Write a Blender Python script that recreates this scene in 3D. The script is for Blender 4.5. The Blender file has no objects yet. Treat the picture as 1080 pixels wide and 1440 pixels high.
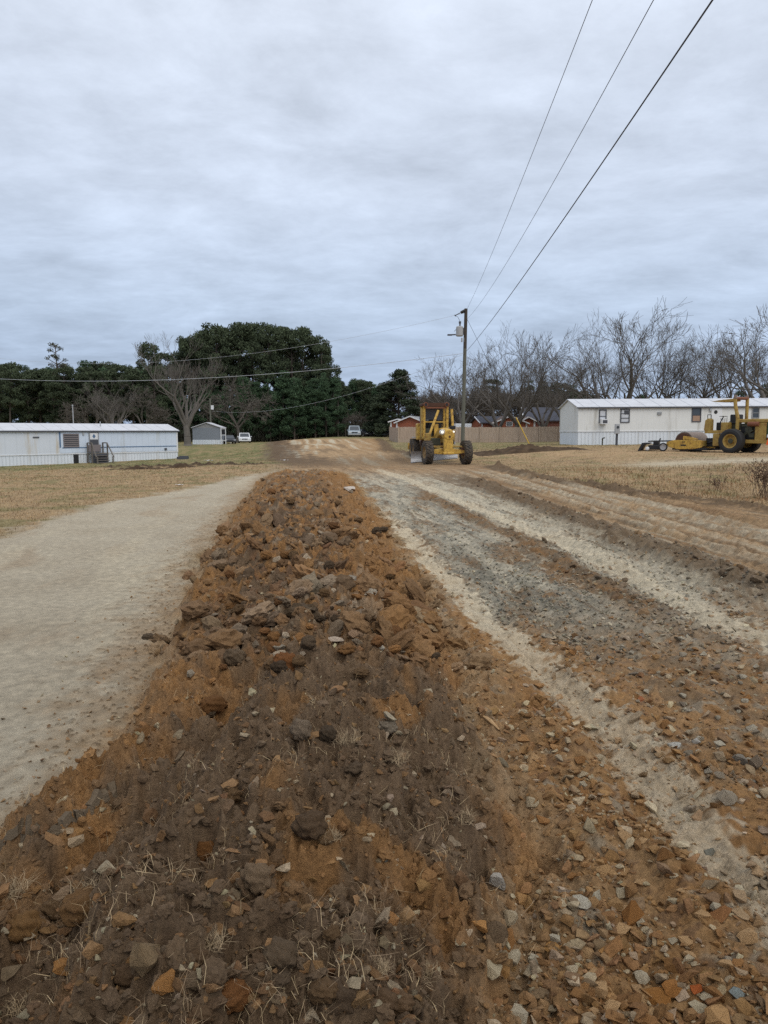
import bpy, bmesh, math, random
import numpy as np
from mathutils import Vector, Matrix
R = math.radians
random.seed(7)
scene = bpy.context.scene
COL = scene.collection

# ------------------------------------------------------------------ camera
EH = 1.75
PITCH = R(6.5)
cp, sp_ = math.cos(PITCH), math.sin(PITCH)
cam_d = bpy.data.cameras.new('camera')
cam = bpy.data.objects.new('camera', cam_d)
COL.objects.link(cam)
cam.location = (0, 0, EH)
cam.rotation_euler = (R(90) - PITCH, 0, 0)
cam_d.sensor_fit = 'VERTICAL'
cam_d.sensor_height = 36.0
cam_d.lens = 36.0 * 1000 / 1440
cam_d.clip_start = 0.05
cam_d.clip_end = 5000
scene.camera = cam
scene.render.resolution_x = 768
scene.render.resolution_y = 1024


def ray(px, py):
    X = (px - 540) / 1000.0
    u = (720 - py) / 1000.0
    return X, cp + u * sp_, -sp_ + u * cp


def at(px, py, Y):
    a, b, c = ray(px, py)
    return Vector((a / b * Y, Y, EH + c / b * Y))


# ------------------------------------------------------------------ numpy noise
def _h(ix, iy, seed):
    a = ix.astype(np.int64).astype(np.uint32) * np.uint32(374761393) + iy.astype(np.int64).astype(np.uint32) * np.uint32(668265263)
    a = a + np.uint32((seed * 974634877) & 0xffffffff)
    a = (a ^ (a >> np.uint32(13))) * np.uint32(1274126177)
    a = (a ^ (a >> np.uint32(16))) * np.uint32(2246822519)
    return a ^ (a >> np.uint32(15))


def _hf(ix, iy, seed):
    return _h(ix, iy, seed).astype(np.float64) / 4294967295.0


def pnoise(x, y, seed=0):
    xi, yi = np.floor(x), np.floor(y)
    fx, fy = x - xi, y - yi
    u = fx * fx * fx * (fx * (fx * 6 - 15) + 10)
    v = fy * fy * fy * (fy * (fy * 6 - 15) + 10)

    def g(dx, dy):
        a = _hf(xi + dx, yi + dy, seed) * 2 * np.pi
        return np.cos(a) * (fx - dx) + np.sin(a) * (fy - dy)
    return (g(0, 0) * (1 - u) + g(1, 0) * u) * (1 - v) + (g(0, 1) * (1 - u) + g(1, 1) * u) * v


def fbm(x, y, seed=0, oct=4, gain=0.5):
    t, a = 0, 1.0
    for i in range(oct):
        t = t + a * pnoise(x, y, seed + i * 17)
        x, y, a = x * 2.03 + 3.1, y * 2.03 + 1.7, a * gain
    return t


def cells(x, y, seed=0):
    xi, yi = np.floor(x), np.floor(y)
    best = np.full(x.shape, 9.0)
    cid = np.zeros(x.shape)
    for dx in (-1, 0, 1):
        for dy in (-1, 0, 1):
            cx = xi + dx + _hf(xi + dx, yi + dy, seed)
            cy = yi + dy + _hf(xi + dx, yi + dy, seed + 5)
            d = (cx - x) ** 2 + (cy - y) ** 2
            m = d < best
            best = np.where(m, d, best)
            cid = np.where(m, _hf(xi + dx, yi + dy, seed + 9), cid)
    return np.sqrt(best), cid


def sstep(a, b, x):
    t = np.clip((x - a) / (b - a), 0, 1)
    return t * t * (3 - 2 * t)


def lin(r, g, b):
    f = lambda c: (c / 255 / 12.92) if c / 255 <= 0.04045 else ((c / 255 + 0.055) / 1.055) ** 2.4
    return np.array([f(r), f(g), f(b)])


# ------------------------------------------------------------------ terrain base
CTRL = np.array([(x, y, 0) for x in (-8, 0, 8) for y in (0, 8, 16, 24, 32)] + [
    (3, 39, -.08), (-3, 39, -.08), (-14, 34, -.2), (-22, 34, -.45), (-14, 22, 0), (-30, 30, -.6),
    (-32, 56, -1.15), (-27, 62, -1.1), (-20, 69, -1.0), (-14, 55, -.55), (-40, 50, -1.2), (-38, 64, -1.15),
    (-24, 97, -.06), (-22, 115, -.1), (-18, 85, -.2),
    (17, 40, .51), (22, 40, .55), (14, 54, .70), (22, 54, .75), (30, 54, .8), (10, 30, .25), (16, 30, .4), (24, 28, .5),
    (6, 55, .3), (2, 84, .40), (14, 86, .37), (22, 87, .5), (0, 62, .2),
    (-5, 60, .17), (-5, 75, .42), (-7, 95, .70), (-4, 112, .85), (2, 105, .75), (-12, 75, .2),
    (-60, 120, -.3), (0, 150, .6), (60, 120, .7), (0, 220, .6), (-150, 200, .2), (150, 200, .6), (0, 400, .4), (0, -20, 0), (-25, 5, -.1), (25, 5, .3),
    (60, 40, .7), (-60, 50, -1)], float)


def base(x, y):
    num = np.zeros(np.shape(x))
    den = np.zeros(np.shape(x))
    for cx, cy, cz in CTRL:
        s = 3.0 + 0.06 * math.hypot(cx, cy)
        w = (s * s) / ((x - cx) ** 2 + (y - cy) ** 2 + s * s)
        w = w * w * w
        num += w * cz
        den += w
    return num / den


def hit_base(px, py):
    a, b, c = ray(px, py)
    t = np.geomspace(1.0, 400, 3000)
    z = EH + c * t - base(a * t, b * t)
    k = np.argmax(z < 0) if (z < 0).any() else len(t) - 1
    return a * t[k], b * t[k]


def curve(pts):
    p = sorted([hit_base(*q) for q in pts], key=lambda q: q[1])
    ys = np.array([q[1] for q in p])
    xs = np.array([q[0] for q in p])
    # straight extension below the frame
    s0 = (xs[1] - xs[0]) / (ys[1] - ys[0])
    s1 = (xs[-1] - xs[-2]) / (ys[-1] - ys[-2])
    ys = np.concatenate([[ys[0] - 30], ys, [ys[-1] + 300]])
    xs = np.concatenate([[xs[0] - 30 * s0 * .5], xs, [xs[-1] + 300 * s1]])
    return lambda y: np.interp(y, ys, xs)


PATH_L = curve([(0, 752), (140, 708), (250, 690), (330, 672), (372, 664)])
BERM_L = curve([(-60, 1260), (0, 1185), (130, 1100), (215, 950), (240, 880), (285, 790), (320, 730), (366, 676), (395, 660)])
BERM_R = curve([(735, 1440), (745, 1240), (720, 1100), (640, 930), (590, 830), (545, 740), (508, 690), (488, 668), (470, 655)])
TRK1 = curve([(1180, 1380), (1010, 1205), (900, 1070), (790, 965), (672, 860), (600, 785), (565, 748), (535, 722)])
TRK2 = curve([(1180, 950), (1000, 866), (900, 815), (800, 765), (700, 727), (620, 692), (540, 663), (505, 653)])
BERM2 = curve([(1180, 860), (1080, 838), (960, 792), (860, 755), (760, 717), (700, 692), (640, 668)])
ROAD_R = curve([(1250, 745), (1080, 716), (900, 692), (750, 668), (680, 654), (600, 643), (550, 636), (540, 622), (530, 617)])
ROAD_L = curve([(398, 655), (372, 645), (374, 632), (374, 622), (378, 617)])
LAWN = hit_base(200, 657)[1]

C = dict(
    path=lin(176, 165, 144), path2=lin(165, 153, 132), dry=lin(166, 142, 108), dry2=lin(142, 119, 90), green=lin(108, 108, 70),
    top=lin(96, 79, 61), top2=lin(74, 60, 46), orange=lin(124, 92, 58), orange2=lin(146, 115, 79), red=lin(104, 75, 54), clay=lin(134, 119, 100),
    grav=lin(142, 134, 117), dgrav=lin(108, 104, 93), pale=lin(186, 174, 150), loam=lin(106, 88, 68), tan=lin(164, 137, 104), tan2=lin(142, 114, 84))


def field(x, y):
    """height, colour and zone (0 field, 1 path, 2 ridge, 3 road) at world points"""
    x = np.asarray(x, float)
    y = np.asarray(y, float)
    z = base(x, y)
    wob = fbm(x * 1.3, y * 1.3, 3, 4)
    wobf = fbm(x * 6, y * 6, 8, 3)
    far = sstep(10, 45, np.hypot(x, y))
    # --- masks
    pl, bl, br = PATH_L(y), BERM_L(y), BERM_R(y)
    t1, t2, b2, rr, rl = TRK1(y), TRK2(y), BERM2(y), ROAD_R(y), ROAD_L(y)
    jit = wob * .28 + wobf * .12
    ridge_end = 1 - sstep(28, 31, y + wob * 2)
    ridge = sstep(-.12, .22, x - bl + jit) * (1 - sstep(-.25, .25, x - br + jit)) * ridge_end
    path = sstep(-.25, .35, x - pl + jit * 1.4) * (1 - sstep(-.2, .2, x - bl + jit)) * (1 - sstep(31, 33, y + wob))
    road_n = sstep(-.3, .3, x - br + jit) * (1 - sstep(-.5, .5, x - rr + jit * 2))
    road_f = sstep(28, 31, y) * sstep(-.8, .8, x - rl + jit * 4) * (1 - sstep(-.5, .5, x - rr + jit * 2)) * (1 - sstep(96, 104, y))
    road = np.where(y < 30, road_n * (1 - ridge), np.maximum(road_f, road_n * (y < 34))) * (1 - ridge)
    road = np.clip(road, 0, 1)
    grass = np.clip(1 - ridge - path - road, 0, 1)
    # --- relief
    c1, id1 = cells(x * 3.2 + wob * .4, y * 3.2, 21)
    c2, id2 = cells(x * 8 + wob, y * 8, 31)
    c3, id3 = cells(x * 19 + wobf, y * 19, 41)
    lump = (0.6 - c1) * .12 * (id1 > .45) + (.55 - c2) * .06 * (id2 > .3) + (.5 - c3) * .022 * (1 - sstep(9, 20, np.hypot(x, y)))
    w = np.maximum(br - bl, .3)
    u = np.clip((x - bl) / w, 0, 1)
    prof = np.sin(np.pi * np.clip(u, 0, 1) ** .9) ** .75
    near_t = 1 - sstep(4.2, 5.4, y + wob * .8)          # fine topsoil in front
    hump = 0.40 - .10 * sstep(3.5, 6.5, y) - .11 * sstep(8, 26, y) - .08 * sstep(18, 30, y) + .05 * np.sin(y * .9) + .04 * np.sin(y * 2.3 + 1)
    furrow = -.22 * np.exp(-((u - .30 - .05 * wob) / .10) ** 2) * near_t
    rough = fbm(x * 2.2, y * 2.2, 55, 5, .55)
    c4, id4 = cells(x * 42 + wobf * 2, y * 42, 45)
    rid = np.abs(fbm(x * 3.1 + 7, y * 3.1, 57, 5, .6))
    rad = np.hypot(x, y)
    f1_, f2_ = 1 - sstep(2.2, 4.5, rad), 1 - sstep(4, 11, rad)
    crumb4 = (.5 - c4) * .013 * (id4 > .3) * f1_
    z = z + ridge * (prof * (hump + furrow) + rough * .10 + (.16 - rid) * .24 + lump * (1 - .15 * near_t) * 1.15 + fbm(x * 8, y * 8, 60, 2, .6) * .035 + fbm(x * 19, y * 19, 61, 2, .6) * .020 * f2_ + crumb4)
    # stony shoulder, gravel lanes
    s = x - t2
    along = fbm(s * 3.5, y * .22, 71, 4)                  # streaks that follow the lanes
    streak2 = fbm(s * 9, y * .5, 77, 3)
    z = z + road * (along * .05 + streak2 * .014)
    fg = 1 - sstep(4.5, 7.5, y - .25 * (x - 2))
    stony = (y < 26) * np.clip(road * (1 - sstep(-.2, .35, x - t1 + jit)) + road * fg * .92, 0, 1)
    z = z + stony * (lump * .6 + rough * .05 + .03 + fbm(x * 18, y * 18, 63, 2, .6) * .016 * f2_ + crumb4)
    d1 = np.exp(-((x - t1 + jit * .35) / .17) ** 2) * road * sstep(1.2, 2.2, y) * (1 - sstep(15, 19, y))
    d2 = np.exp(-((x - t2 + jit * .35) / .25) ** 2) * road * (1 - sstep(30, 36, y))
    z = z - .035 * d1 - .035 * d2
    tread = np.sin(2 * np.pi * (y / .24 + np.abs(x - t1) * 1.4))
    z = z + .017 * d1 * tread * sstep(5, 9, y)
    n_t = .5 + fbm(x * .8, y * .5, 89, 3) * 1.6
    tread2 = np.sin(2 * np.pi * (y / .26 + np.abs(s) * 1.2))
    z = z + .017 * d2 * tread2 * (.4 + np.clip(n_t, 0, 1))
    tp = np.exp(-((s - .75) / .3) ** 2) * road * (1 - sstep(24, 32, y))
    z = z + .024 * tp * np.sin(2 * np.pi * (y / .25 - np.abs(s - .75) * 1.3))
    gravz = road * (1 - stony) * (1 - sstep(28, 36, y))
    z = z + gravz * (fbm(x * 9, y * 9, 65, 5, .65) * .022 + fbm(s * 6, y * .8, 66, 3) * .03 + (.5 - c3) * .02 * (id3 > .35) + (.5 - c2) * .018 * (id2 > .7))
    # ridge right of the lanes and loose loam beside the second track
    m2 = np.exp(-((x - b2 + jit * .8) / .34) ** 2) * road * (1 - sstep(22, 30, y)) * sstep(5, 7, y)
    z = z + m2 * (.14 + lump * 1.0 + rough * .08)
    m3 = np.exp(-((x - t2 + .62 + jit * .5) / .2) ** 2) * road * (1 - sstep(16, 24, y)) * sstep(5, 8, y)
    z = z + m3 * (.06 + lump * .5)
    # machine ruts on the tan side
    tanw = road * sstep(.25, .8, x - b2 + jit) + road * sstep(24, 34, y)
    tanw = np.clip(tanw, 0, 1)
    rutm, rutp = 0 * x, 0 * x
    for off, wd, ph in ((.95, .20, 0), (1.55, .16, .4), (2.15, .22, .7), (2.75, .18, .2), (3.3, .2, .5)):
        rut = np.exp(-((x - b2 - off + .10 * np.sin(y * .35 + ph * 9)) / wd) ** 2) * tanw * (1 - sstep(26, 36, y))
        rutm = np.maximum(rutm, rut * (.6 + .4 * np.sin(2 * np.pi * (y / .23 + ph + np.abs(x - b2 - off) * 1.5))))
        z = z - rut * (.055 + .014 * np.sin(2 * np.pi * (y / .23 + ph + np.abs(x - b2 - off) * 1.5)))
        edge = np.exp(-((x - b2 - off - wd * 1.5) / .1) ** 2) * tanw * (1 - sstep(26, 36, y))
        rutp = np.maximum(rutp, np.exp(-((x - b2 - off + wd * 1.9) / .12) ** 2) * tanw * (1 - sstep(26, 36, y)))
        z = z + edge * (.05 + lump * .5)
    # soil thrown up along the right edge of the road
    n_e = fbm(x * .5, y * .5, 87, 3)
    e3 = np.exp(-((x - rr + .2 + wob * .5) / .42) ** 2) * sstep(9, 13, y) * (1 - sstep(34, 37, y))
    z = z + e3 * np.clip(.5 + n_e * 1.6, 0, 1.3) * (.10 + lump * 1.2 + rough * .12)
    # far edge lips
    e4 = np.exp(-((x - rr + .1 + wob * .5) / .5) ** 2) * sstep(44, 48, y) * (1 - sstep(92, 98, y))
    z = z + e4 * (.16 + rough * .2)
    # soil line across the lawn on the left
    e5 = np.exp(-((y - LAWN - (x + 12) * .10 - .4 * wob) / .42) ** 2) * sstep(-17, -13, x + wob * 2) * (1 - sstep(-7.5, -5.5, x))
    z = z + e5 * (.08 + lump * 1.1 + rough * .2)
    z = z + grass * (wob * .035 + wobf * .012)
    z = z + path * (fbm(x * .8, y * .8, 91, 3) * .03 + fbm(x * 40, y * 40, 95, 2) * .0035)
    # --- colour
    n1 = fbm(x * .9, y * .9, 101, 4)
    n2 = fbm(x * 3.5, y * 3.5, 111, 4, .6)
    n3 = fbm(x * 12, y * 12, 121, 2, .65) * 1.15
    n4 = fbm(x * 5 + 9, y * 5, 131, 3, .6)
    V = lambda k: C[k][None, :] if x.ndim == 1 else C[k]

    def mix(a, b, m):
        m = np.clip(m, 0, 1)[..., None]
        return a * (1 - m) + b * m
    one = np.ones(x.shape + (3,))
    gr = mix(one * V('dry'), V('dry2'), .5 + n2 * 1.1)
    gmask = sstep(-.05, .4, n1 + .15 * n3) * .55
    gmask = np.maximum(gmask * (y > 9), sstep(LAWN - 1, LAWN + 2, y - (x + 12) * .10) * (x < 0) * (.72 + n1 * .9 + .4 * fbm(x * .1, y * .35, 5, 3)))
    gmask = np.maximum(gmask, (x > 0) * sstep(44, 60, y) * (.62 + n1 * .9) * (1 - sstep(84, 90, y) * .3))
    gr = mix(gr, V('green'), gmask)
    # pale worn drive in front of the roller
    dr = np.exp(-((y - 31.5 - .06 * x - .8 * n1) / 2.3) ** 2) * sstep(9.5, 13, x + n1)
    gr = mix(gr, C['pale'] * .92, dr * .95)
    dr2 = np.exp(-((y - 42 - .6 * n1) / 5.0) ** 2) * sstep(8, 11, x)
    gr = mix(gr, C['tan'] * 1.05, dr2 * .8 * (.8 + n2))
    gr = mix(gr, C['loam'] * 1.2, sstep(.15, .5, fbm(x * .35, y * .8, 93, 4)) * (x > 4) * (y < 60) * .5)
    pa = mix(one * V('path'), V('path2'), .45 + n1 * .9 + n3 * .35)
    pa = mix(pa, C['tan2'], sstep(.15, .55, fbm(x * 1.1, y * .45, 141, 5)) * .32)
    pa = mix(pa, C['pale'] * .95, sstep(.12, .5, fbm((x - bl) * 1.2, y * .18, 144, 4)) * .6)
    pa = mix(pa, C['orange2'] * .9, sstep(.7, 0, bl - x + n2 * .5) * .5)
    big = mix(one * V('orange') * 1.08, V('top'), sstep(-.25, .12, n2 + .4 * n1))
    big = mix(big, V('red'), sstep(.1, .4, n4) * .6)
    big = mix(big, V('clay'), sstep(.12, .42, fbm(x * 2.6, y * 2.6, 151, 4, .6)) * .8)
    big = mix(big, V('top2'), sstep(.12, .5, n3 - .2 * n2) * .75)
    fine = mix(one * V('top'), V('top2'), .5 + n3 * .9)
    fine = mix(fine, C['orange'] * .8, sstep(.02, .35, fbm(x * 1.6, y * 1.6, 161, 4) + 1.1 * np.maximum(.40 - u, 0) + .25 * np.maximum(u - .85, 0) - .12) * .9)
    ri = mix(big, fine, near_t * sstep(.02, .1, u + .1 * n2) * (1 - sstep(.86, 1.02, u + .12 * n2)))
    darkband = np.exp(-((u - .42) / .16) ** 2) * sstep(6, 8, y) * (1 - sstep(14, 20, y))
    ri = mix(ri, C['top2'] * .95, darkband * sstep(-.15, .3, n2) * .75)
    ri = mix(ri, C['orange'] * 1.02, sstep(.58, .90, u + .22 * n2 + .1 * n1) * .85 * (1 - near_t * (1 - sstep(.9, 1.0, u + .1 * n2))))
    ri = mix(ri, C['orange'] * .95, (1 - sstep(.08, .30, u + .2 * n2)) * .5)
    st = mix(one * V('orange'), V('orange2'), .5 + n2)
    st = mix(st, C['red'], sstep(.1, .45, n3) * .5)
    ri = ri * (1.42 + .50 * near_t)[..., None]
    st = mix(st, C['grav'] * .8, sstep(.05, .4, n4 + .3 * sstep(0.1, 1.2, x - t1) - .2) * .7)
    st = st * 1.42
    st = mix(st, C['loam'] * 1.25, sstep(-.15, .3, n2 + .4 * n1) * (.25 + .45 * sstep(.1, .5, x - t1)))
    st = mix(st, C['top2'] * 1.5, sstep(.1, .45, n3) * .4)
    gv = mix(one * V('grav') * 1.75, V('dgrav') * 1.75, .5 + along * .9 + n2 * .5)
    gv = mix(gv, C['orange'], sstep(.10, .42, fbm(s * 1.5, y * .45, 171, 4) + .25 * n3 + .15 * n2) * .8)
    gv = mix(gv, C['grav'] * 1.75, sstep(.0, .4, n4 + .3 * n3 + .35 * sstep(-.5, .3, s) - .1) * .7)
    gv = mix(gv, C['dgrav'] * 1.0, sstep(.05, .4, fbm(s * 4 + 3, y * .9, 173, 5, .65)) * .6)
    gv = mix(gv, C['pale'] * np.array([.95, .96, .98]), sstep(-.1, .5, along + n2 * .5 + .2) * sstep(-.2, .2, s) * (1 - sstep(.7, 1.1, s)) * .6)
    gv = mix(gv, C['loam'] * 1.15, sstep(.02, .4, streak2 + .6 * (s > 1.1) - .12) * .75)
    gv = mix(gv, C['dgrav'] * np.array([.96, .98, .98]) * .95, np.exp(-((x - t1 - .62 + jit) / .42) ** 2) * sstep(4, 5.5, y) * (1 - sstep(8, 12, y)) * sstep(-.3, .25, n4) * .75)
    tn = mix(one * V('tan'), V('tan2'), .5 + along * 1.1 + .5 * n1)
    tn = mix(tn, V('loam'), sstep(.05, .5, streak2 + .5 * fbm(s * 2, y * .2, 181, 3)) * .75)
    tn = mix(tn, C['pale'] * .9, sstep(.3, .6, fbm(s * 5, y * .12, 191, 3)) * .6)
    tn = mix(tn, C['loam'] * .95, np.clip(rutm, 0, 1) * (.62 + n2 * .5 + along * .5))
    tn = mix(tn, C['pale'] * .95, np.clip(rutp, 0, 1) * (.45 + n2 * .6 + along * .6))
    farstreak = fbm((x + y * .13) * 1.1, y * .06, 201, 4)
    tf = mix(one * V('tan'), C['pale'] * .95, sstep(.05, .4, farstreak))
    tf = mix(tf, V('loam'), sstep(.05, .45, -farstreak) * .6)
    tf = mix(tf, C['orange2'], sstep(-4.5, -.5, x - rr) * sstep(48, 55, y) * .65)
    tf = mix(tf, C['top2'] * 1.45, (1 - sstep(1.5, 4.5, x - rl + n1 * 2)) * .9)
    tf = mix(tf, C['loam'] * 1.0, (1 - sstep(44, 52, y + n1 * 3)) * .65)
    rd = mix(gv, tn, tanw)
    rd = mix(rd, tf, sstep(32, 42, y + n1 * 2))
    rd = mix(rd, st, stony)
    rd = mix(rd, C['loam'], np.clip(m2 * 1.5, 0, 1) * .85)
    rd = mix(rd, mix(one * V('loam'), V('orange'), .5 + n2 * 1.5), np.clip(m3 * 1.3, 0, 1) * .85)
    rd = mix(rd, V('pale') * 1.12, sstep(.25, .65, d1 + .55 * n3 + .25 * n2) * (d1 > .05) * (.62 + .2 * sstep(4.5, 7, y)))
    rd = mix(rd, V('pale') * 1.12, sstep(.3, .75, d2 + .6 * n3 + .35 * n2 + .3 * along) * (d2 > .05) * .68)
    col = gr * grass[..., None] + pa * path[..., None] + ri * ridge[..., None] + rd * road[..., None]
    tot = (grass + path + ridge + road)[..., None]
    col = col / np.maximum(tot, 1e-3)
    for e, ek in ((e3, C['loam'] * .9), (e4, C['loam'] * .9), (e5, C['top2'] * .8)):
        col = mix(col, ek, np.clip(e * 1.6 + n2 * .3 * (e > .1), 0, 1) * .92)
    # loose crumbs spilled on the sandy path beside the ridge
    crumb = path * (c3 < .2) * (id3 > .6) * sstep(.9, .05, bl - x + .4 * n2) * (y < 16)
    z = z + crumb * .012
    col = mix(col, C['loam'] * .9, crumb * .8)
    col = col * (1 + np.clip(n3, -.5, .5) * .28)[..., None]
    zone = np.argmax(np.stack([grass, path, ridge, road], -1), -1)
    wts = dict(grass=grass * (1 - np.clip(e3 + e5 + e4, 0, 1)) * (1 - np.clip(dr + .75 * dr2, 0, 1)), path=path, ridge=ridge, road=road, stony=stony,
               grav=gravz * (1 - tanw) * (1 - np.clip(d1 + d2, 0, 1) * .8), loose=np.clip(m2 + e3 + e5 + e4 * .5, 0, 1), near_t=near_t, green=gmask, d1=np.clip(d1, 0, 1), crumbs=path * sstep(1.0, .0, bl - x), m3=m3)
    return z, col, zone, wts


def ground(x, y):
    return float(field(np.array([float(x)]), np.array([float(y)]))[0][0])


def hit(px, py):
    a, b, c = ray(px, py)
    t = np.geomspace(1.2, 200, 1600)
    z = field(a * t, b * t)[0]
    d = EH + c * t - z
    k = int(np.argmax(d < 0)) if (d < 0).any() else len(t) - 1
    return Vector((a * t[k], b * t[k], z[k]))


# ------------------------------------------------------------------ materials
def nmat(name):
    m = bpy.data.materials.new(name)
    m.use_nodes = True
    nt = m.node_tree
    b = nt.nodes['Principled BSDF']
    return m, nt, b


def N(nt, kind, **kw):
    n = nt.nodes.new(kind)
    for k, v in kw.items():
        if k.startswith('i_'):
            n.inputs[k[2:].replace('_', ' ')].default_value = v
        else:
            setattr(n, k, v)
    return n


def noise_node(nt, scale, detail=4, rough=.6, coord='Object', vec_scale=None):
    tc = N(nt, 'ShaderNodeTexCoord')
    n = N(nt, 'ShaderNodeTexNoise')
    n.inputs['Scale'].default_value = scale
    n.inputs['Detail'].default_value = detail
    n.inputs['Roughness'].default_value = rough
    src = tc.outputs[coord]
    if vec_scale:
        mp = N(nt, 'ShaderNodeMapping')
        mp.inputs['Scale'].default_value = vec_scale
        nt.links.new(src, mp.inputs['Vector'])
        src = mp.outputs['Vector']
    nt.links.new(src, n.inputs['Vector'])
    return n


def ramp(nt, src, a, b):
    r = N(nt, 'ShaderNodeMapRange')
    r.inputs['From Min'].default_value = a
    r.inputs['From Max'].default_value = b
    nt.links.new(src, r.inputs['Value'])
    return r.outputs['Result']


def mixc(nt, fac, a, b):
    m = N(nt, 'ShaderNodeMix', data_type='RGBA')
    for sock, v in ((m.inputs[6], a), (m.inputs[7], b)):
        if hasattr(v, 'is_output') or isinstance(v, bpy.types.NodeSocket):
            nt.links.new(v, sock)
        else:
            sock.default_value = (*v[:3], 1)
    if isinstance(fac, bpy.types.NodeSocket):
        nt.links.new(fac, m.inputs[0])
    else:
        m.inputs[0].default_value = fac
    return m.outputs[2]


def bump(nt, b, src, strength, dist):
    bp = N(nt, 'ShaderNodeBump')
    bp.inputs['Strength'].default_value = strength
    bp.inputs['Distance'].default_value = dist
    nt.links.new(src, bp.inputs['Height'])
    nt.links.new(bp.outputs['Normal'], b.inputs['Normal'])
    return bp


def simple(name, rgb, rough=.6, metal=0, var=.25, scale=3, dirt=None, dirt_lo=.5, dirt_hi=.75, spec=.4, bmp=0, vec_scale=None):
    m, nt, b = nmat(name)
    n = noise_node(nt, scale, 5, .65, vec_scale=vec_scale)
    rgb = tuple(rgb)
    c = mixc(nt, n.outputs['Fac'], tuple(v * (1 - var) for v in rgb), tuple(min(1, v * (1 + var)) for v in rgb))
    if dirt is not None:
        n2 = noise_node(nt, scale * 2.3, 6, .7, vec_scale=vec_scale)
        c = mixc(nt, ramp(nt, n2.outputs['Fac'], dirt_lo, dirt_hi), c, tuple(dirt))
    nt.links.new(c, b.inputs['Base Color'])
    b.inputs['Roughness'].default_value = rough
    b.inputs['Metallic'].default_value = metal
    b.inputs['Specular IOR Level'].default_value = spec
    if bmp:
        n3 = noise_node(nt, scale * 6, 5, .7)
        bump(nt, b, n3.outputs['Fac'], .6, bmp)
    return m


def soil_material(name, use_object_color=False):
    m, nt, b = nmat(name)
    if use_object_color:
        src = N(nt, 'ShaderNodeObjectInfo').outputs['Color']
    else:
        src = N(nt, 'ShaderNodeAttribute', attribute_name='Col').outputs['Color']
    n1 = noise_node(nt, 55 if not use_object_color else 18, 6, .75)
    n2 = noise_node(nt, 9, 5, .7)
    k = N(nt, 'ShaderNodeMath', operation='MULTIPLY_ADD')
    if use_object_color:
        nt.links.new(n1.outputs['Fac'], k.inputs[0])
        k.inputs[1].default_value = 1.5
        k.inputs[2].default_value = .25
    else:                                                  # grain strength is stored beside the colour
        ctr = N(nt, 'ShaderNodeMath', operation='MULTIPLY_ADD')
        nt.links.new(n1.outputs['Fac'], ctr.inputs[0])
        ctr.inputs[1].default_value = 1.6
        ctr.inputs[2].default_value = -.8
        nt.links.new(ctr.outputs[0], k.inputs[0])
        nt.links.new(src.node.outputs['Alpha'], k.inputs[1])
        k.inputs[2].default_value = 1.0
    k2 = N(nt, 'ShaderNodeMath', operation='MULTIPLY_ADD')
    nt.links.new(n2.outputs['Fac'], k2.inputs[0])
    k2.inputs[1].default_value = .7
    k2.inputs[2].default_value = .65
    mm = N(nt, 'ShaderNodeMath', operation='MULTIPLY')
    nt.links.new(k.outputs[0], mm.inputs[0])
    nt.links.new(k2.outputs[0], mm.inputs[1])
    vm = N(nt, 'ShaderNodeVectorMath', operation='SCALE')
    nt.links.new(src, vm.inputs[0])
    nt.links.new(mm.outputs[0], vm.inputs['Scale'])
    out = vm.outputs[0]
    if use_object_color:                                   # soil clinging to the stone in patches
        n4 = noise_node(nt, 6, 5, .7)
        out = mixc(nt, ramp(nt, n4.outputs['Fac'], .60, .74), out, tuple(lin(164, 126, 86)))
    nt.links.new(out, b.inputs['Base Color'])
    b.inputs['Roughness'].default_value = .95
    b.inputs['Specular IOR Level'].default_value = .15
    n3 = noise_node(nt, 60 if not use_object_color else 14, 8, .8)
    if use_object_color:
        bump(nt, b, n3.outputs['Fac'], .8, .06)
    else:
        bump(nt, b, n3.outputs['Fac'], 1.0, .022)
    return m


M = {}
M['soil'] = soil_material('soil')
M['stone'] = soil_material('stone', True)


def vcol_material(name, rough=.9, var=.5, scale=.6):
    m, nt, b = nmat(name)
    src = N(nt, 'ShaderNodeAttribute', attribute_name='Col').outputs['Color']
    n = noise_node(nt, scale, 4, .6)
    k = N(nt, 'ShaderNodeMath', operation='MULTIPLY_ADD')
    nt.links.new(n.outputs['Fac'], k.inputs[0])
    k.inputs[1].default_value = var * 2
    k.inputs[2].default_value = 1 - var
    vm = N(nt, 'ShaderNodeVectorMath', operation='SCALE')
    nt.links.new(src, vm.inputs[0])
    nt.links.new(k.outputs[0], vm.inputs['Scale'])
    nt.links.new(vm.outputs[0], b.inputs['Base Color'])
    b.inputs['Roughness'].default_value = rough
    b.inputs['Specular IOR Level'].default_value = .2
    return m


M['blade'] = vcol_material('blade')
M['needles'] = vcol_material('needles', .8, .45, .35)


# ------------------------------------------------------------------ object helpers
def link(o, parent=None):
    COL.objects.link(o)
    if parent is not None:
        o.parent = parent
    return o


def tag(o, label=None, cat=None, group=None, kind=None):
    if label:
        o['label'] = label
    if cat:
        o['category'] = cat
    if group:
        o['group'] = group
    if kind:
        o['kind'] = kind
    return o


def thing(name, label, cat, loc=(0, 0, 0), rz=0, group=None):
    o = bpy.data.objects.new(name, None)
    o.location = loc
    o.rotation_euler = (0, 0, rz)
    o.empty_display_size = .3
    link(o)
    return tag(o, label, cat, group)


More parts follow.
